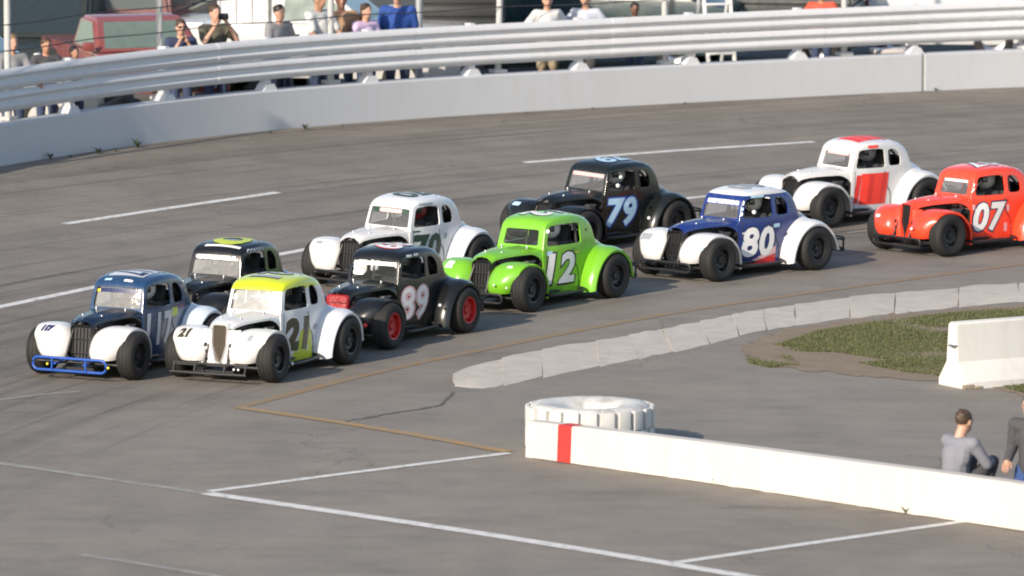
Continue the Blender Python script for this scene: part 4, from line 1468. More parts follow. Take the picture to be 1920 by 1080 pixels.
WHITE = (0.68, 0.67, 0.655)
BLACKP = (0.008, 0.009, 0.009)
CARS = [
    dict(name='blue117', roof_marks=((.15, .10, .03, .12, V_WHITE), (.14, -.18, .03, .10, V_LBLUE)), bow=1, fl=(250, 712), heading=-116.5, body=(0.014, 0.046, 0.115), hood=(0.008, 0.017, 0.036), ff=WHITE, fr=(0.60, 0.68, 0.76), npos=(-.04, .49), number='117', ncol=M_SILVER, outline=None,
         roofbox=M_SILVER, roofcol=V_NAVY, bumper='loop', bumperm=M_BLUEMETAL, screen=M_SCREEN_DUSTY, zr=2,
         banner=(.62, .05, V_NAVY), screen_marks=((-.29, .78, .06, .035, V_YELLOW), (.29, .84, .07, .04, V_WHITE)),
         side_marks=((-.36, .66, .16, .10, V_LIME, .2),), fender_text=(('117', -1, -.44, .52, .10, V_NAVY),),
         studs=((1.44, -.28, .19, .018, V_YELLOW), (1.44, .55, .19, .018, V_YELLOW)),
         label='blue race car 117 with white front fenders and a blue tube bumper'),
    dict(name='black01', rsize=(.62, .50), roof_marks=((.10, .03, .05, .50, V_WHITE),), fl=(437, 645), heading=-115, body=BLACKP, number='0', ncol=V_LIME, npos=(-.02, .40), roofn='0', screen=M_SCREEN_DUSTY,
         bv=.84, banner=(.64, .085, V_BLACK, 'CORDELL', V_WHITE, 1.0), side_text=(('CORDELL', -.10, 1.035, .09, M_SILVER, .005),),
         side_marks=((-.55, .66, .25, .09, V_LIME, .6), (-.72, .56, .16, .05, V_LIME, .6)), fr=(0.25, 0.32, 0.36),
         label='black race car with a lime roof number and CORDELL windscreen banner'),
    dict(name='white21', bow=1, fl=(512, 717), heading=-116, body=(0.64, 0.66, 0.69), hood=WHITE, ff=WHITE, roof=(0.52, 0.60, 0.015), zr=.985, number='21', ncol=V_BROWN, outline=V_WHITE, heavy=.034,
         grille='narrow', grillem=M_BROWNMESH, bumper='bars', screen=M_SCREEN_WHITE, roofcol=V_GREY, roofout=V_BLACK,
         panels=(([(.10, .135), (-.40, .135), (-.33, .50), (-.12, .50)], V_LIME, .003),), side_marks=((-.46, .50, .10, .06, V_GREY, .5),),
         screen_marks=((-.30, .62, .10, .07, V_WHITE), (0.05, .66, .26, .045, V_GREY)),
         fender_text=(('21', -1, -.46, .50, .16, V_BROWN), ('S', 1, .44, .47, .10, V_GREY)), studs=((0.47, .62, .165, .022, V_WHITE), (1.42, .34, .19, .016, V_WHITE), (1.42, .40, .19, .016, V_WHITE)),
         label='white race car 21 with a lime yellow roof and narrow brown grille'),
    dict(name='black89', heavy=.004, screen=M_SCREEN_DARK, fl=(727, 655), heading=-119.5, body=BLACKP, number='89', ncol=V_WHITE, outline=V_PINK, cover=1, rim=M_RIMRED, roofcol=V_WHITE, roofout=V_RED,
         banner=(.62, .05, V_WHITE), screen_marks=((-.27, .62, .07, .07, V_LBLUE), (-.22, .38, .16, .07, V_WHITE), (.32, .76, .075, .075, V_WHITE), (.33, .42, .02, .10, V_PINK)),
         side_marks=((.02, 1.045, .11, .03, M_SILVER, .2), (-.12, 1.05, .10, .03, M_SILVER, .2)), studs=((1.30, .42, .30, .02, V_WHITE), (1.33, .52, .33, .03, V_RED), (-.36, .60, .40, .022, V_WHITE)),
         label='black race car 89 with red wheel rims and a red grille cover'),
    dict(name='white70', fl=(739, 548), heading=-125, body=(0.66, 0.67, 0.69), hood=WHITE, ff=WHITE, number='70', ncol=V_DARKGREEN, outline=None, roofcol=V_DARKGREEN,
         banner=(.56, .07, V_DARKGREEN), screen_marks=((0, .80, .36, .055, V_PINK),), side_marks=((-.05, 1.045, .26, .03, V_GREY, .2), (.15, .62, .09, .09, V_GREY, 0), (-.42, .60, .06, .08, V_GREY, .3), (.16, .70, .12, .02, V_DARKGREEN, .2)),
         fender_text=((None, -1, -.46, .52, .10, V_GREY),), grille='wide',
         label='all white race car with a dark roof number, behind the black 89'),
    dict(name='green12', fl=(990, 585), heading=-126, body=(0.17, 0.46, 0.02), screen=M_SCREEN_DARK, number='12', ncol=V_WHITE, outline=V_BLACK, quarter=0, small=1, roofcol=V_WHITE, roofout=V_BLACK,
         screen_marks=((.38, .80, .05, .05, V_WHITE),), side_marks=((.17, .66, .10, .06, V_LBLUE, 0), (-.36, .64, .09, .02, V_YELLOW, .2), (-.62, .90, .03, .03, V_BLACK, 0)), fender_text=(('12', -1, -.46, .50, .13, V_WHITE), (None, 1, .47, .53, .08, V_WHITE)),
         studs=((1.34, .36, .36, .016, V_WHITE), (1.34, .56, .34, .016, V_WHITE)),
         label='lime green race car 12 in the middle of the pack'),
    dict(name='black79', fl=(1095, 474), heading=-132, body=(0.009, 0.011, 0.010), number='79', ncol=V_LBLUE, outline=V_BLUE, roofcol=V_LBLUE, roofout=V_NAVY,
         banner=(.56, .05, V_PINK), fender_text=((None, -1, -.46, .52, .14, V_LBLUE),), studs=((.25, .585, .86, .03, V_WHITE), (.12, .52, .96, .025, V_WHITE), (-.40, .60, .36, .025, V_WHITE)),
         label='black race car 79 with light blue numbers, at the rear behind the green one'),
    dict(name='blue80', fl=(1345, 528), heading=-135.5, body=(0.010, 0.030, 0.17), roof=WHITE, zr=1.05, ff=WHITE, fr=WHITE, npos=(-.03, .435), roof_marks=((.02, .30, .03, .10, V_LBLUE),), number='80', ncol=V_WHITE, outline=V_NAVY, roofcol=V_GREY, roofn='80',
         bv=.84, banner=(.62, .085, V_BLUE, 'SMITH', V_WHITE, 1.0), panels=(([(.20, .135), (.20, .16), (-.34, .25), (-.34, .135)], V_RED, .003), ([(.1, .16), (.1, .18), (-.34, .36), (-.34, .26)], V_PINK, .004)),
         side_marks=((.20, .56, .18, .02, V_WHITE, 0), (-.36, .63, .12, .05, V_LBLUE, .2), (.18, .43, .10, .05, V_LBLUE, .2), (-.05, 1.035, .22, .03, V_LBLUE, .2)),
         screen_marks=((.34, .84, .07, .07, V_WHITE), (.36, .55, .05, .05, V_LBLUE), (.365, .32, .05, .05, V_WHITE)), studs=((.22, .585, .86, .03, V_WHITE),),
         fender_text=((None, -1, -.46, .46, .22, V_GREY), (None, 1, .48, .40, .22, V_LBLUE)),
         label='blue race car 80 with white fenders and a white roof'),
    dict(name='white111', fl=(1551, 427), heading=-140, body=(0.66, 0.66, 0.66), hood=WHITE, ff=WHITE, fr=WHITE, number='111', ncol=V_DEEPRED, roofbox=V_FLURED, roofcol=V_DEEPRED,
         panels=(([(.16, .24), (-.30, .24), (-.36, .68), (.12, .68)], V_FLURED, .0045),), screen_marks=((0, .78, .44, .05, V_PINK), (-.27, .80, .06, .06, V_BLACK), (.27, .80, .06, .06, V_BLACK)),
         side_marks=((-.10, 1.05, .18, .04, V_FLURED, .1),), small=1,
         label='white race car 111 with red door and roof panels, farthest back'),
    dict(name='red07', fl=(1776, 481), heading=-140, body=(0.93, 0.062, 0.022), number='07', ncol=V_WHITE, outline=V_NAVY, shear=.22, grille='narrow', grillem=M_BLACK, small=1, roofcol=V_WHITE, roofout=V_NAVY,
         banner=(.46, .06, V_WHITE), side_marks=((.25, .60, .07, .07, V_PINK, 0), (-.34, .56, .05, .09, V_PINK, 0), (-.30, .30, .06, .12, V_PINK, 0)), studs=((1.34, .32, .38, .022, V_WHITE),),
         screen_marks=((.35, .62, .04, .05, V_WHITE), (.36, .40, .04, .05, V_WHITE)), fender_text=((None, -1, -.46, .40, .10, V_WHITE),),
         label='bright orange red race car 07 at the right edge'),
]
for sp in CARS: race_car(sp)

# ------------------------------------------------------------------ people
M_SKIN = [mat('skin_light', (0.52, 0.30, 0.21), 0.55, var=0.08), mat('skin_tanned', (0.42, 0.22, 0.14), 0.55, var=0.08), mat('skin_brown', (0.20, 0.10, 0.06), 0.55, var=0.1)]
M_HAIR = dict(brown=mat('brown_hair', (0.06, 0.035, 0.02), 0.6, var=0.4, scale=30), dark=mat('dark_hair', (0.015, 0.012, 0.01), 0.55, var=0.4, scale=30),
              fair=mat('fair_hair', (0.22, 0.14, 0.07), 0.6, var=0.3, scale=30))
M_EYE = mat('eye', (0.02, 0.015, 0.012), 0.3)
M_LIPS = mat('lips', (0.33, 0.13, 0.10), 0.5)
M_SHOE = mat('shoe_leather', (0.04, 0.04, 0.04), 0.5)


def cloth(name, col):
    return mat('cloth_' + name, col, 0.85, var=0.15, scale=9, bump=0.3, bscale=14)


ARMS = {
    'down': ((.25, -.03, 1.12), (.25, .09, .88)), 'camera': ((.25, .22, 1.24), (.06, .27, 1.53)), 'phone': ((.25, .06, 1.12), (.07, .33, 1.24)),
    'rail': ((.27, .14, 1.15), (.22, .42, 1.07)), 'hips': ((.37, -.05, 1.17), (.20, .07, 1.00)), 'chin': ((.24, .14, 1.12), (.06, .20, 1.42)),
}


def remeshed(mb, voxel, m, name):
    me = mb.mesh('raw', None, 0)
    r = applied(me, ('REMESH', dict(mode='VOXEL', voxel_size=voxel)), ('SMOOTH', dict(factor=0.5, iterations=4)))
    r.name = name
    finish(r, m, 180)
    return r


def add_hand(mb, w, d, side, curl=0.35):
    """palm, four unequal bent fingers and a thumb leaving the side of the palm"""
    w = Vector(w); d = Vector(d).normalized()
    up = Vector((0, 0, 1)) if abs(d.z) < 0.9 else Vector((0, 1, 0))
    across = d.cross(up).normalized(); nrm = across.cross(d).normalized()
    mb.capsule(w, w + d * 0.03, .026, .032, 8)
    for k, (off, ln) in enumerate(((-.030, .066), (-.010, .078), (.010, .073), (.029, .058))):
        a = w + d * .045 + across * off * .9; b = w + d * .085 + across * off
        mb.capsule(w + d * .02 + across * off * .6, a, .016, .013, 6)
        mb.capsule(a, b, .013, .0095, 6)
        c = b + (d * math.cos(curl * 2) - nrm * math.sin(curl * 2)) * ln * .6
        mb.capsule(b, c, .0095, .008, 6)
        e = c + (d * math.cos(curl * 4) - nrm * math.sin(curl * 4)) * ln * .4
        mb.capsule(c, e, .008, .007, 6)
    t0 = w + d * .02 - across * side * .025; t1 = w + d * .05 - across * side * .052 - nrm * .012
    mb.capsule(t0, t1, .014, .0105, 6); mb.capsule(t1, t1 + d * .035 - nrm * .012, .0105, .008, 6)


def person(label, loc, rz, height=1.75, arms='down', shirt=None, sleeves='short', trousers=None, skin=0, hair='brown', cap=None, group=None, joints=None, voxel=0.021, glasses=False, shorts=False, build=1.0, female=False):
    root = thing('person', label, 'person', loc, rz, group)
    k = height / 1.75
    root.scale = (k, k, k)
    J = dict(pelvis=(0, 0, .95), waist=(0, .01, 1.07), chest=(0, 0, 1.27), neck=(0, -.005, 1.46), head=(0, .02, 1.62), sh=(.185, -.01, 1.41), hip=(.09, 0, .92), knee=(.10, .02, .50), ankle=(.10, -.02, .08), toe=(.115, .13, .04))
    e, w = ARMS[arms]
    J['elbow'], J['wrist'] = e, w
    if joints: J.update(joints)
    V = {a: Vector(b) for a, b in J.items()}

    def S(name, s):
        if name + ('_r' if s > 0 else '_l') in V: return V[name + ('_r' if s > 0 else '_l')]
        v = V[name]; return Vector((v.x * s, v.y, v.z))
    up = (V['neck'] - V['pelvis']).normalized()
    tilt = Vector((0, 0, 1)).rotation_difference(up).to_matrix()
    hd = V['head']
    # --- the body, one surface
    mb = MB()
    mb.capsule(V['pelvis'], V['chest'], .125 * build, .13 * build, 12)
    mb.ball(V['chest'], (.17 * build, .105 * build, .17), 12, tilt)
    mb.ball(V['pelvis'], (.16 * build, .115 * build, .12), 12, tilt)
    mb.capsule(V['chest'] + up * .12, V['neck'] + up * .06, .06, .054, 10)
    mb.capsule(V['neck'], hd - Vector((0, .01, .03)), .055, .06, 10)
    mb.ball(hd + Vector((0, -.008, .022)), (.077, .096, .098), 14)
    mb.ball(hd + Vector((0, .022, -.055)), (.056, .066, .066), 12)
    mb.capsule(hd + Vector((0, .092, .015)), hd + Vector((0, .108, -.018)), .010, .017, 6)
    for s in (1, -1):
        mb.ball(hd + Vector((s * .079, -.005, -.005)), (.014, .024, .034), 8)
        sh, el, wr = S('sh', s), S('elbow', s), S('wrist', s)
        mb.capsule(V['chest'] + up * .11, sh, .075, .058, 10)
        mb.capsule(sh, el, .052 * build, .041, 10); mb.capsule(el, wr, .041, .028, 10)
        hp, kn, an, to = S('hip', s), S('knee', s), S('ankle', s), S('toe', s)
        mb.capsule(hp, kn, .088 * build, .058, 10); mb.capsule(kn, kn.lerp(an, .35), .056, .058, 10); mb.capsule(kn.lerp(an, .35), an, .058, .038, 10)
        mb.capsule(an, to, .040, .034, 8)
    me = remeshed(mb, voxel, M_SKIN[skin], 'body')
    hb = bmesh.new(); hb.from_mesh(me)
    hm = MB()
    for s in (1, -1):
        el, wr = S('elbow', s), S('wrist', s)
        add_hand(hm, wr - (wr - el).normalized() * .01, (wr - el), s, .25 if arms != 'camera' else .5)
    t = bpy.data.meshes.new('t'); hm.bm.to_mesh(t); hm.bm.free(); hb.from_mesh(t); bpy.data.meshes.remove(t)
    hb.to_mesh(me); hb.free(); finish(me, None, 180)
    link('body', me, root)
    # --- clothes
    mb = MB(); g = .014
    mb.capsule(V['pelvis'] + up * .02, V['chest'], (.135 + g) * build, (.135 + g) * build, 12)
    mb.ball(V['chest'], ((.175 + g) * build, (.112 + g) * build, .175), 12, tilt)
    mb.ball(V['pelvis'] + up * .03, ((.165 + g) * build, (.122 + g) * build, .10), 12, tilt)
    for s in (1, -1):
        sh, el, wr = S('sh', s), S('elbow', s), S('wrist', s)
        mb.capsule(V['chest'] + up * .105, sh, .080 + g, .062 + g, 10)
        if sleeves == 'short': mb.capsule(sh, sh.lerp(el, .72), .056 * build + g, .056 + g, 10)
        else:
            mb.capsule(sh, el, .055 * build + g, .046 + g, 10); mb.capsule(el, el.lerp(wr, .93), .046 + g, .034 + g, 10)
    link('shirt', remeshed(mb, voxel, shirt, 'shirt'), root)
    mb = MB()
    mb.ball(V['pelvis'] - up * .03, (.168 * build + .008, .125 * build + .008, .13), 12, tilt)
    for s in (1, -1):
        hp, kn, an = S('hip', s), S('knee', s), S('ankle', s)
        if shorts: mb.capsule(hp, hp.lerp(kn, .85), .10 * build, .085, 10)
        else:
            mb.capsule(hp, kn, .099 * build, .072, 10); mb.capsule(kn, an + Vector((0, 0, .03)), .070, .055, 10)
    link('shorts' if shorts else 'trousers', remeshed(mb, voxel, trousers or cloth('denim', (0.04, 0.06, 0.12)), 'trousers'), root)
    for s in (1, -1):
        an, to = S('ankle', s), S('toe', s)
        mb = MB(); mb.capsule(an + Vector((0, 0, -.015)), to, .050, .042, 10)
        sh_ = mb.build('shoe', M_SHOE, root, 60)
    # --- head
    mb = MB()
    if cap is None:
        mb.ball(hd + Vector((0, -.022, .040)), (.086, .098, .094), 14)
        for _ in range(14):
            a_, b_ = random.uniform(0, 6.28), random.uniform(.1, 1.2)
            mb.ball(hd + Vector((.080 * math.cos(a_) * math.cos(b_), -.03 + .088 * math.sin(a_) * math.cos(b_), .045 + .085 * math.sin(b_))), random.uniform(.014, .026), 6)
        if female:
            mb.ball(hd + Vector((0, -.060, -.04)), (.085, .055, .12), 12); mb.capsule(hd + Vector((0, -.07, -.05)), V['neck'] + Vector((0, -.07, -.06)), .06, .035, 10)
        link('hair', remeshed(mb, .014, M_HAIR[hair], 'hair'), root)
    else:
        mb.ball(hd + Vector((0, -.012, .052)), (.086, .102, .078), 14)
        mb.ball(hd + Vector((0, .10, .048)), (.070, .085, .010), 12)
        link('cap', remeshed(mb, .012, cap, 'cap'), root)
    for s in (1, -1):
        mb = MB(); mb.ball(hd + Vector((s * .031, .083, .018)), (.011, .006, .007), 8)
        mb.build('eye', M_EYE, root, 60)
    mb = MB(); mb.ball(hd + Vector((0, .084, -.052)), (.024, .009, .007), 8); mb.build('mouth', M_LIPS, root, 60)
    if glasses:
        mb = MB()
        for s in (1, -1): mb.ball(hd + Vector((s * .034, .092, .018)), (.028, .010, .020), 10)
        mb.tube([(hd + Vector((-.075, .0, .022)))[:], (hd + Vector((-.06, .09, .024)))[:], (hd + Vector((.06, .09, .024)))[:], (hd + Vector((.075, 0, .022)))[:]], .005, 6)
        mb.build('sunglasses', M_EYE, root, 60)
    return root, V


def behind_wall(px, dy, level=None):
    """ground point seen at picture column px, dy metres beyond the outer wall"""
    p, t, nn = wall_at(s_of_px(px))
    y = p.y + dy
    for _ in range(4):
        z = zg(0, y) if level is None else level
        x = (px - 960) / F_PX * (y * math.cos(PITCH) - (z - CAM_H) * math.sin(PITCH))
        z = zg(x, y)
    return Vector((x, y, z))


def height_for(p, py):
    lo, hi = 0.3, 3.5
    for _ in range(40):
        m = (lo + hi) / 2
        z = p.z + m - CAM_H
        v = (p.y * math.sin(PITCH) + z * math.cos(PITCH)) / (p.y * math.cos(PITCH) - z * math.sin(PITCH))
        if 540 - F_PX * v > py: lo = m
        else: hi = m
    return lo


G = 'spectators standing behind the guard rail'
C_GREY = cloth('grey', (0.23, 0.23, 0.24)); C_DKGREY = cloth('charcoal', (0.06, 0.06, 0.065)); C_OLIVE = cloth('olive', (0.09, 0.085, 0.06)); C_WHITE = cloth('white', (0.58, 0.58, 0.57))
C_BLUE = cloth('royal_blue', (0.018, 0.065, 0.27)); C_LILAC = cloth('lilac', (0.58, 0.44, 0.62)); C_TAN = cloth('tan', (0.36, 0.22, 0.13)); C_LTGREY = cloth('light_grey', (0.46, 0.49, 0.56))
C_ORANGE = cloth('orange_red', (0.60, 0.09, 0.05)); C_KHAKI = cloth('khaki', (0.30, 0.25, 0.17)); C_NAVY = cloth('navy', (0.015, 0.02, 0.05)); C_PEACH = cloth('peach', (0.62, 0.30, 0.20))
CROWD = [
    # px, head top row, dy, label, kwargs
    (24, 64, 1.0, 'fair haired spectator in a grey shirt at the far left of the rail', dict(arms='rail', shirt=C_GREY, hair='fair', skin=0, yaw=-60)),
    (88, 70, 1.3, 'brown haired spectator in a dark grey shirt just right of the leftmost post', dict(arms='rail', shirt=C_DKGREY, hair='brown', skin=1, yaw=-70)),
    (140, 86, 1.2, 'short spectator in a red brown shirt leaning on the rail before the red pickup', dict(arms='rail', shirt=cloth('red_brown', (0.26, 0.07, 0.05)), hair='dark', skin=1, yaw=-60)),
    (340, 36, 1.0, 'spectator in sunglasses with hands at the chin beside the second fence post', dict(arms='chin', shirt=cloth('dark_blue', (0.03, 0.04, 0.09)), hair='brown', skin=0, glasses=True, yaw=-75)),
    (404, 8, 1.1, 'spectator in an olive shirt holding a black camera up to the face', dict(arms='camera', shirt=C_OLIVE, hair='brown', skin=0, yaw=-65)),
    (524, 8, 1.2, 'dark haired spectator in a grey shirt looking down at a phone', dict(arms='phone', shirt=C_GREY, hair='dark', skin=0, trousers=C_NAVY, yaw=-50)),
    (598, -24, 1.0, 'tall spectator in a white shirt leaning on the rail', dict(arms='rail', shirt=C_WHITE, hair='brown', skin=1, yaw=-40)),
    (640, -16, 1.5, 'spectator in a tan shirt beside the third fence post', dict(arms='hips', shirt=C_TAN, hair='brown', skin=1, yaw=-80)),
    (686, 6, 1.1, 'brown haired girl in a lilac shirt', dict(arms='phone', shirt=C_LILAC, hair='brown', skin=0, female=True, yaw=-50)),
    (746, -26, 1.2, 'broad spectator in a royal blue shirt', dict(arms='down', shirt=C_BLUE, hair='brown', skin=0, build=1.2, yaw=-95)),
    (1026, -14, 1.3, 'bare legged spectator in a white shirt, left of the light grey shirt', dict(arms='hips', shirt=C_WHITE, hair='fair', skin=0, shorts=True, trousers=C_KHAKI, cap=C_WHITE, yaw=-80)),
    (1098, -16, 1.2, 'spectator in a light grey shirt with hands on the hips', dict(arms='hips', shirt=C_LTGREY, hair='brown', skin=0, build=1.1, shorts=True, trousers=C_DKGREY, yaw=-95)),
    (1190, 4, 1.8, 'dark skinned spectator in a black shirt', dict(arms='down', shirt=C_DKGREY, hair='dark', skin=2, yaw=-85)),
    (1540, -26, 1.3, 'spectator in an orange red shirt on the right stretch of the rail', dict(arms='hips', shirt=C_ORANGE, hair='dark', skin=1, build=1.15, yaw=-95)),
]
for px, py, dy, lab, kw in CROWD:
    p = behind_wall(px, dy)
    yaw = kw.pop('yaw')
    o, V = person(lab, p, R(yaw - 90), max(1.4, min(1.98, height_for(p, py))), group=G, **kw)
    if kw['arms'] in ('camera', 'phone'):
        mb = MB()
        c = (V['wrist'] * 1.0); c.x = 0
        if kw['arms'] == 'camera':
            mb.box((0, .30, 1.60), (.14, .06, .09), None, .012); mb.lathe([(.0, .12), (.036, .12), (.034, .0), (.03, .0)], (0, .31, 1.60), 'y', 14)
        else:
            mb.box((0, .40, 1.27), (.075, .012, .15), Matrix.Rotation(R(-40), 3, 'X'), .004)
        it = mb.build('camera' if kw['arms'] == 'camera' else 'phone', V_BLACK, None, 40)
        it.matrix_world = Matrix.Translation(o.location) @ Matrix.Rotation(o.rotation_euler.z, 4, 'Z') @ Matrix.Scale(o.scale.x, 4)
        if kw['arms'] == 'camera': tag(it, 'black camera held up by the spectator in the olive shirt', 'camera')
        elif px < 600: tag(it, 'dark phone held by the spectator in the grey shirt', 'phone')
        else: tag(it, 'dark phone held by the girl in the lilac shirt', 'phone')

# the two people by the pit wall, sitting low behind it
p = ground(1803, 958); p.z = 0
person('man in a grey sweatshirt sitting on the ground behind the pit wall', p, R(-48), 1.78, shirt=cloth('grey_sweat', (0.19, 0.195, 0.225)), sleeves='long', trousers=C_DKGREY, hair='brown', skin=0, voxel=0.012,
       joints=dict(pelvis=(0, -.10, .27), waist=(0, -.11, .39), chest=(0, -.08, .59), neck=(0, -.02, .78), head=(0, .04, .93), sh=(.185, -.02, .72), hip=(.09, -.08, .25), knee=(.15, .30, .50), ankle=(.14, .16, .08), toe=(.16, .31, .04),
                   elbow=(.25, .12, .50), wrist=(.10, .36, .52)))
p = ground(1932, 965); p.z = 0
person('man in a dark shirt and blue jeans behind the pit wall at the right edge', p, R(150), 1.78, shirt=C_DKGREY, sleeves='long', trousers=cloth('blue_jeans', (0.03, 0.07, 0.20)), hair='brown', skin=0, voxel=0.012,
       joints=dict(pelvis=(0, -.05, .48), waist=(0, -.05, .60), chest=(0, -.04, .79), neck=(0, 0, .98), head=(0, .03, 1.13), sh=(.185, 0, .93), hip=(.09, -.03, .46), knee=(.11, .10, .08), ankle=(.11, -.33, .06), toe=(.12, -.46, .04),
                   elbow=(.23, -.03, .67), wrist=(.20, .14, .56)))


# ------------------------------------------------------------------ drivers
def make_driver():
    mb = MB()
    y = 0.12
    mb.capsule((-.20, y, .36), (-.27, y, .60), .14, .15, 12); mb.ball((-.27, y, .66), (.11, .20, .16), 12)
    mb.capsule((-.27, y, .76), (-.25, y, .86), .06, .06, 10); mb.ball((-.235, y, .93), (.095, .078, .11), 12)
    hands = MB()
    for s in (1, -1):
        mb.capsule((-.26, y + s * .19, .74), (-.06, y + s * .24, .58), .06, .05, 10); mb.capsule((-.06, y + s * .24, .58), (.12, y + s * .135, .63), .048, .034, 10)
        mb.capsule((-.16, y + s * .09, .33), (.14, y + s * .11, .44), .09, .065, 10); mb.capsule((.14, y + s * .11, .44), (.21, y + s * .09, .22), .06, .045, 8)
        add_hand(hands, (.11, y + s * .135, .63), (.6, -s * .2, .3), s, .5)
    body = remeshed(mb, .02, mat('driver_suit', (0.028, 0.028, 0.034), 0.8, var=0.2), 'body')
    b = bmesh.new(); b.from_mesh(body); t = bpy.data.meshes.new('t'); hands.bm.to_mesh(t); b.from_mesh(t); bpy.data.meshes.remove(t); b.to_mesh(body); b.free(); finish(body, None, 180)
    mb = MB(); mb.ball((-.235, y, .935), (.142, .122, .138), 20)
    helmet = mb.mesh('helmet', None, 60); helmet.materials.append(None)
    mb = MB(); rows = []
    for i in range(5):
        row = []
        for j in range(9):
            a = R(-62 + 124 * j / 8); e = R(-14 + 32 * i / 4)
            row.append((-.235 + .146 * math.cos(a) * math.cos(e), y + .126 * math.sin(a) * math.cos(e), .935 + .142 * math.sin(e)))
        rows.append(row)
    mb.grid(rows)
    return body, helmet, mb.mesh('visor', M_DARKGLASS, 60)


DB, DH, DV = make_driver()
HELM = dict(blue117=(0.7, 0.7, 0.7), black01=(0.03, 0.03, 0.03), white21=(0.03, 0.03, 0.03), black89=(0.02, 0.02, 0.02), white70=(0.25, 0.03, 0.03), green12=(0.65, 0.65, 0.65), black79=(0.6, 0.6, 0.6), blue80=(0.6, 0.55, 0.5), white111=(0.3, 0.3, 0.3), red07=(0.4, 0.4, 0.4))
WHO = dict(blue117='blue race car 117', black01='black race car with the lime roof number', white21='white race car 21 with the lime roof', black89='black race car 89 with red rims', white70='all white race car behind car 89',
           green12='lime green race car 12', black79='black race car 79', blue80='white roofed blue race car 80', white111='white race car 111 with red panels', red07='orange red race car 07')
HN = dict(white=0, dark=1)
for i, (car, nm) in enumerate(DRIVEN):
    o = thing('person', 'helmeted driver at the wheel of the ' + WHO[nm], 'person', (0, 0, 0), 0, 'drivers seated in the race cars')
    o.matrix_world = car.matrix_world.copy()
    link('body', DB, o)
    h = link('helmet', DH, o, mat('helmet_' + nm, HELM[nm], 0.25, coat=0.5, var=0.1))
    link('visor', DV, h)


# ------------------------------------------------------------------ parked vehicles beyond the fence
WT = MB(); WT.lathe([(0.20, -.10), (0.30, -.11), (0.34, -.08), (0.345, .08), (0.30, .11), (0.20, .10)], n=28); W_TYRE = WT.mesh('tyre', M_RUBBER, 40)
WR = MB(); WR.lathe([(0.20, -.09), (0.205, .09), (0.17, .085), (0.12, .05), (0.05, .07), (0, .07)], n=24); W_RIM = WR.mesh('rim', M_STEEL, 40)


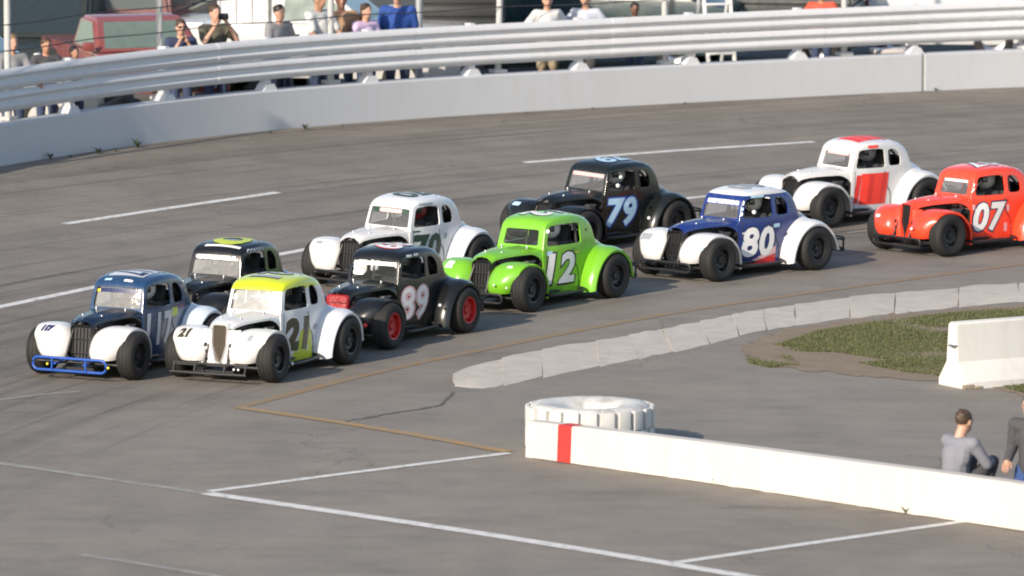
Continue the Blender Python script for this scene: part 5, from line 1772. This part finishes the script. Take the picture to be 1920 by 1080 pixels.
def vehicle(name, label, cat, p, rz, col, L=4.6, W=1.8, H=1.55, kind='suv', glass=None, group='vehicles parked beyond the catch fence'):
    root = thing(name, label, cat, p, R(rz), group)
    pm = paint('paint_' + name + '_' + label.split()[0], col)
    glass = glass or M_DARKGLASS
    belt = H * (0.60 if kind != 'pickup' else 0.69); hood = H * (0.56 if kind != 'pickup' else 0.62)
    prof = {'suv': [(-L / 2, .35), (-L / 2 + .02, belt), (L * .20, belt), (L * .46, hood), (L / 2, hood * .75), (L / 2, .32), (L * .42, .26), (-L * .42, .26)],
            'pickup': [(-L / 2, .45), (-L / 2 + .02, belt), (L * .16, belt), (L * .46, hood * 1.06), (L / 2, hood * .82), (L / 2, .38), (L * .42, .32), (-L * .42, .32)],
            'van': [(-L / 2, .35), (-L / 2 + .01, belt), (L * .36, belt), (L * .48, hood * .95), (L / 2, hood * .7), (L / 2, .32), (L * .42, .26), (-L * .42, .26)]}[kind]
    mb = MB(); mb.prism(prof, -W / 2, W / 2, 'y', 0.05); mb.build('body', pm, root, 40)
    xa, xb, xc, xd = {'suv': (-L / 2 + .04, -L / 2 + .28, L * .05, L * .22), 'pickup': (-L * .12, -L * .10, L * .06, L * .20), 'van': (-L / 2 + .02, -L / 2 + .12, L * .22, L * .37)}[kind]
    w0, w1 = W / 2 - .03, W / 2 - .16
    mb = MB()
    bt = [(xa, -w0, belt - .02), (xd, -w0, belt - .02), (xd, w0, belt - .02), (xa, w0, belt - .02)]; tp = [(xb, -w1, H), (xc, -w1, H), (xc, w1, H), (xb, w1, H)]
    B = [mb.bm.verts.new(q) for q in bt]; T = [mb.bm.verts.new(q) for q in tp]
    fs = [mb.bm.faces.new(B[::-1]), mb.bm.faces.new(T)] + [mb.bm.faces.new([B[i], B[(i + 1) % 4], T[(i + 1) % 4], T[i]]) for i in range(4)]
    bmesh.ops.bevel(mb.bm, geom=list(mb.bm.edges), offset=.05, segments=3, affect='EDGES')
    mb.build('cabin', pm, root, 40)

    def pane(nm, a, b, c, d, m):
        q = [Vector(v) for v in (a, b, c, d)]; nn = (q[1] - q[0]).cross(q[3] - q[0]).normalized()
        if nn.dot((q[0] + q[2]) / 2 - Vector(((xa + xd) / 2, 0, belt))) < 0: nn = -nn
        mm = MB(); A = [mm.bm.verts.new(v + nn * .006) for v in q]; Bb = [mm.bm.verts.new(v - nn * .02) for v in q]
        mm.bm.faces.new(A)
        for i in range(4): mm.bm.faces.new([A[i], A[(i + 1) % 4], Bb[(i + 1) % 4], Bb[i]])
        mm.build(nm, m, root, 30)

    def on(i, u, v):
        """point on cabin face i (0 right side, 1 front, 2 left side, 3 rear)"""
        a, b, c, d = Vector(bt[i]), Vector(bt[(i + 1) % 4]), Vector(tp[(i + 1) % 4]), Vector(tp[i])
        return a.lerp(b, u).lerp(d.lerp(c, u), v)
    for i, nm in ((1, 'windscreen'), (3, 'rear_window')):
        pane(nm, on(i, .08, .14), on(i, .92, .14), on(i, .90, .88), on(i, .10, .88), glass)
    for i in (0, 2):
        n = 2 if kind != 'pickup' else 1
        for k in range(n):
            pane('side_window', on(i, .06 + k * .47 if n == 2 else .1, .14), on(i, .47 + k * .47 if n == 2 else .9, .14), on(i, .47 + k * .45 if n == 2 else .88, .86), on(i, .08 + k * .47 if n == 2 else .12, .86), glass)
    for x in (L * .31, -L * .31):
        for s in (1, -1):
            w = bpy.data.objects.new('wheel', None); COL.objects.link(w); w.parent = root
            w.location = (x, s * (W / 2 - .09), .345); w.rotation_euler = (0, 0, 0 if s > 0 else math.pi)
            link('tyre', W_TYRE, w); link('rim', W_RIM, w)
    for s in (1, -1):
        mb = MB(); mb.box((L / 2 - .02, s * (W / 2 - .25), hood * .72), (.08, .32, .16), None, .02); mb.build('headlight', mat('headlight_lens', (0.6, 0.6, 0.6), 0.1), root, 40)
        mb = MB(); mb.box((-L / 2 + .02, s * (W / 2 - .12), belt * .8), (.07, .14, .30), None, .02); mb.build('tail_light', mat('tail_light_lens', (0.35, 0.01, 0.01), 0.15), root, 40)
        mb = MB(); mb.box((xd - .02, s * (W / 2 + .10), belt + .10), (.10, .18, .14), None, .03); mb.build('wing_mirror', pm, root, 40)
    for x in (L / 2 + .02, -L / 2 - .02):
        mb = MB(); mb.box((x, 0, .45), (.12, W - .06, .18), None, .03); mb.build('bumper', mat('bumper_plastic', (0.10, 0.10, 0.10), 0.5), root, 40)
    mb = MB(); mb.box((L / 2 - .005, 0, hood * .70), (.06, W - 1.0, .20), None, .01); mb.build('grille', M_BLACK, root, 40)
    return root


vehicle('parked_pickup', 'red pickup with a greenish windscreen parked close behind the fence', 'pickup', behind_wall(252, 4.6), -72, (0.25, 0.07, 0.06), 4.8, 1.75, 1.52, 'pickup', M_GREENGLASS)
vehicle('parked_van', 'tall dark red van parked behind the red pickup', 'van', behind_wall(262, 10.5), 82, (0.12, 0.022, 0.02), 4.8, 2.0, 2.05, 'van', M_DARKGLASS)
vehicle('parked_car', 'white car with dark teal windows at the far left', 'car', behind_wall(-75, 5.2), -8, (0.58, 0.58, 0.57), 4.6, 1.8, 1.62, 'suv', mat('teal_glass', (0.02, 0.05, 0.055), 0.1))
vehicle('parked_car', 'dark green car standing between the white car and the red pickup', 'car', behind_wall(92, 9.5), -100, (0.03, 0.035, 0.03), 4.5, 1.8, 1.62, 'suv')
vehicle('parked_pickup', 'white pickup with a green tinted side window behind the white shirted spectator', 'pickup', behind_wall(600, 5.0), -10, (0.58, 0.58, 0.57), 4.9, 1.85, 1.70, 'pickup', M_GREENGLASS)
vehicle('parked_van', 'dark teal van behind the spectators in grey and white', 'van', behind_wall(1130, 7.0), -15, (0.02, 0.045, 0.05), 4.8, 1.95, 2.0, 'van')
vehicle('parked_car', 'dark teal car to the left of the orange red spectator', 'car', behind_wall(1440, 6.0), 170, (0.015, 0.045, 0.045), 3.2, 1.8, 1.7, 'suv')
vehicle('parked_van', 'white van on the right stretch beyond the rail', 'van', behind_wall(1775, 5.5), -5, (0.60, 0.62, 0.63), 2.6, 1.9, 1.95, 'van')
vehicle('parked_car', 'dark red car at the right end beyond the white van', 'car', behind_wall(2010, 5.0), -5, (0.25, 0.02, 0.02), 3.4, 1.8, 1.6, 'suv')


def box_trailer(name, label, p, rz, W, L, H, m, rib_m, horizontal, z0=0.45):
    root = thing(name, label, 'trailer', p, R(rz))
    mb = MB(); mb.box((0, 0, (H + z0) / 2), (W, L, H - z0), None, .03); mb.build('trailer_body', m, root, 30)
    if horizontal:
        n = 9
        for k in range(n):
            mb = MB(); mb.box((0, -L / 2 - .018, z0 + (H - z0) * (k + .5) / n), (W - .08, .035, (H - z0) / n * .72), None, .008); mb.build('slat', rib_m, root, 30)
    else:
        n = 5
        for k in range(n + 1):
            mb = MB(); mb.box((-W / 2 + .03 + (W - .06) * k / n, -L / 2 - .01, (H + z0) / 2), (.035, .025, H - z0 - .1), None, .006); mb.build('rib', rib_m, root, 30)
        mb = MB(); mb.box((W * .12, -L / 2 - .03, (H + z0) / 2), (.03, .03, H - z0 - .3), None, .006); mb.build('door_bar', M_STEEL, root, 30)
    for s in (1, -1):
        w = bpy.data.objects.new('wheel', None); COL.objects.link(w); w.parent = root
        w.location = (s * (W / 2 - .05), 0, .345); w.rotation_euler = (0, 0, -s * math.pi / 2)
        link('tyre', W_TYRE, w); link('rim', W_RIM, w)
    return root


box_trailer('box_trailer', 'white ribbed box trailer behind the spectators with camera and phone', behind_wall(492, 7.0), 0, 1.32, 3.0, 2.5, mat('trailer_white', (0.56, 0.57, 0.58), 0.45, var=0.05), mat('trailer_rib', (0.55, 0.56, 0.57), 0.4), False)
box_trailer('slatted_trailer', 'black slatted trailer right of the blue shirted spectator', behind_wall(868, 5.0), 0, 1.36, 2.6, 2.2, mat('trailer_black', (0.02, 0.022, 0.022), 0.5), mat('trailer_slat', (0.035, 0.036, 0.036), 0.45), True, .35)
p = behind_wall(786, 1.8)
mb = MB(); mb.tube([(0, 0, 0), (0, 0, 6)], 0.055, 12); mb.box((0, 0, .02), (.26, .26, .04), None, .01)
o = mb.build('light_pole', mat('galvanised_pole', (0.42, 0.44, 0.45), 0.5, metal=.4), None, 40); o.location = p
tag(o, 'grey metal pole between the blue shirted spectator and the slatted trailer', 'pole')


def step_ladder(p):
    root = thing('step_ladder', 'white step ladder standing open behind the rail', 'ladder', p, R(15))
    m = mat('white_ladder_paint', (0.72, 0.72, 0.70), 0.5)
    for s in (1, -1):
        mb = MB(); mb.box((s * .22, -.25, .85), (.05, .07, 1.78), Matrix.Rotation(R(-15), 3, 'X'), .008); mb.build('front_rail', m, root, 30)
        mb = MB(); mb.box((s * .24, .27, .85), (.04, .05, 1.78), Matrix.Rotation(R(16), 3, 'X'), .008); mb.build('rear_rail', m, root, 30)
    for k in range(6):
        z = .25 + k * .26
        mb = MB(); mb.box((0, -.48 + z * .27, z), (.42, .10, .03), None, .005); mb.build('step', m, root, 30)


step_ladder(behind_wall(1340, 2.6))
p = behind_wall(1668, 1.9)
root = thing('cool_box', 'faded pink cool box on the grass behind the rail', 'cool box', p, R(10))
mb = MB(); mb.box((0, 0, .22), (.55, .36, .40), None, .03); mb.build('tub', mat('pink_plastic', (0.50, 0.24, 0.22), 0.5), root, 40)
mb = MB(); mb.box((0, 0, .45), (.58, .39, .07), None, .02); mb.build('lid', mat('cream_plastic', (0.65, 0.60, 0.56), 0.5), root, 40)
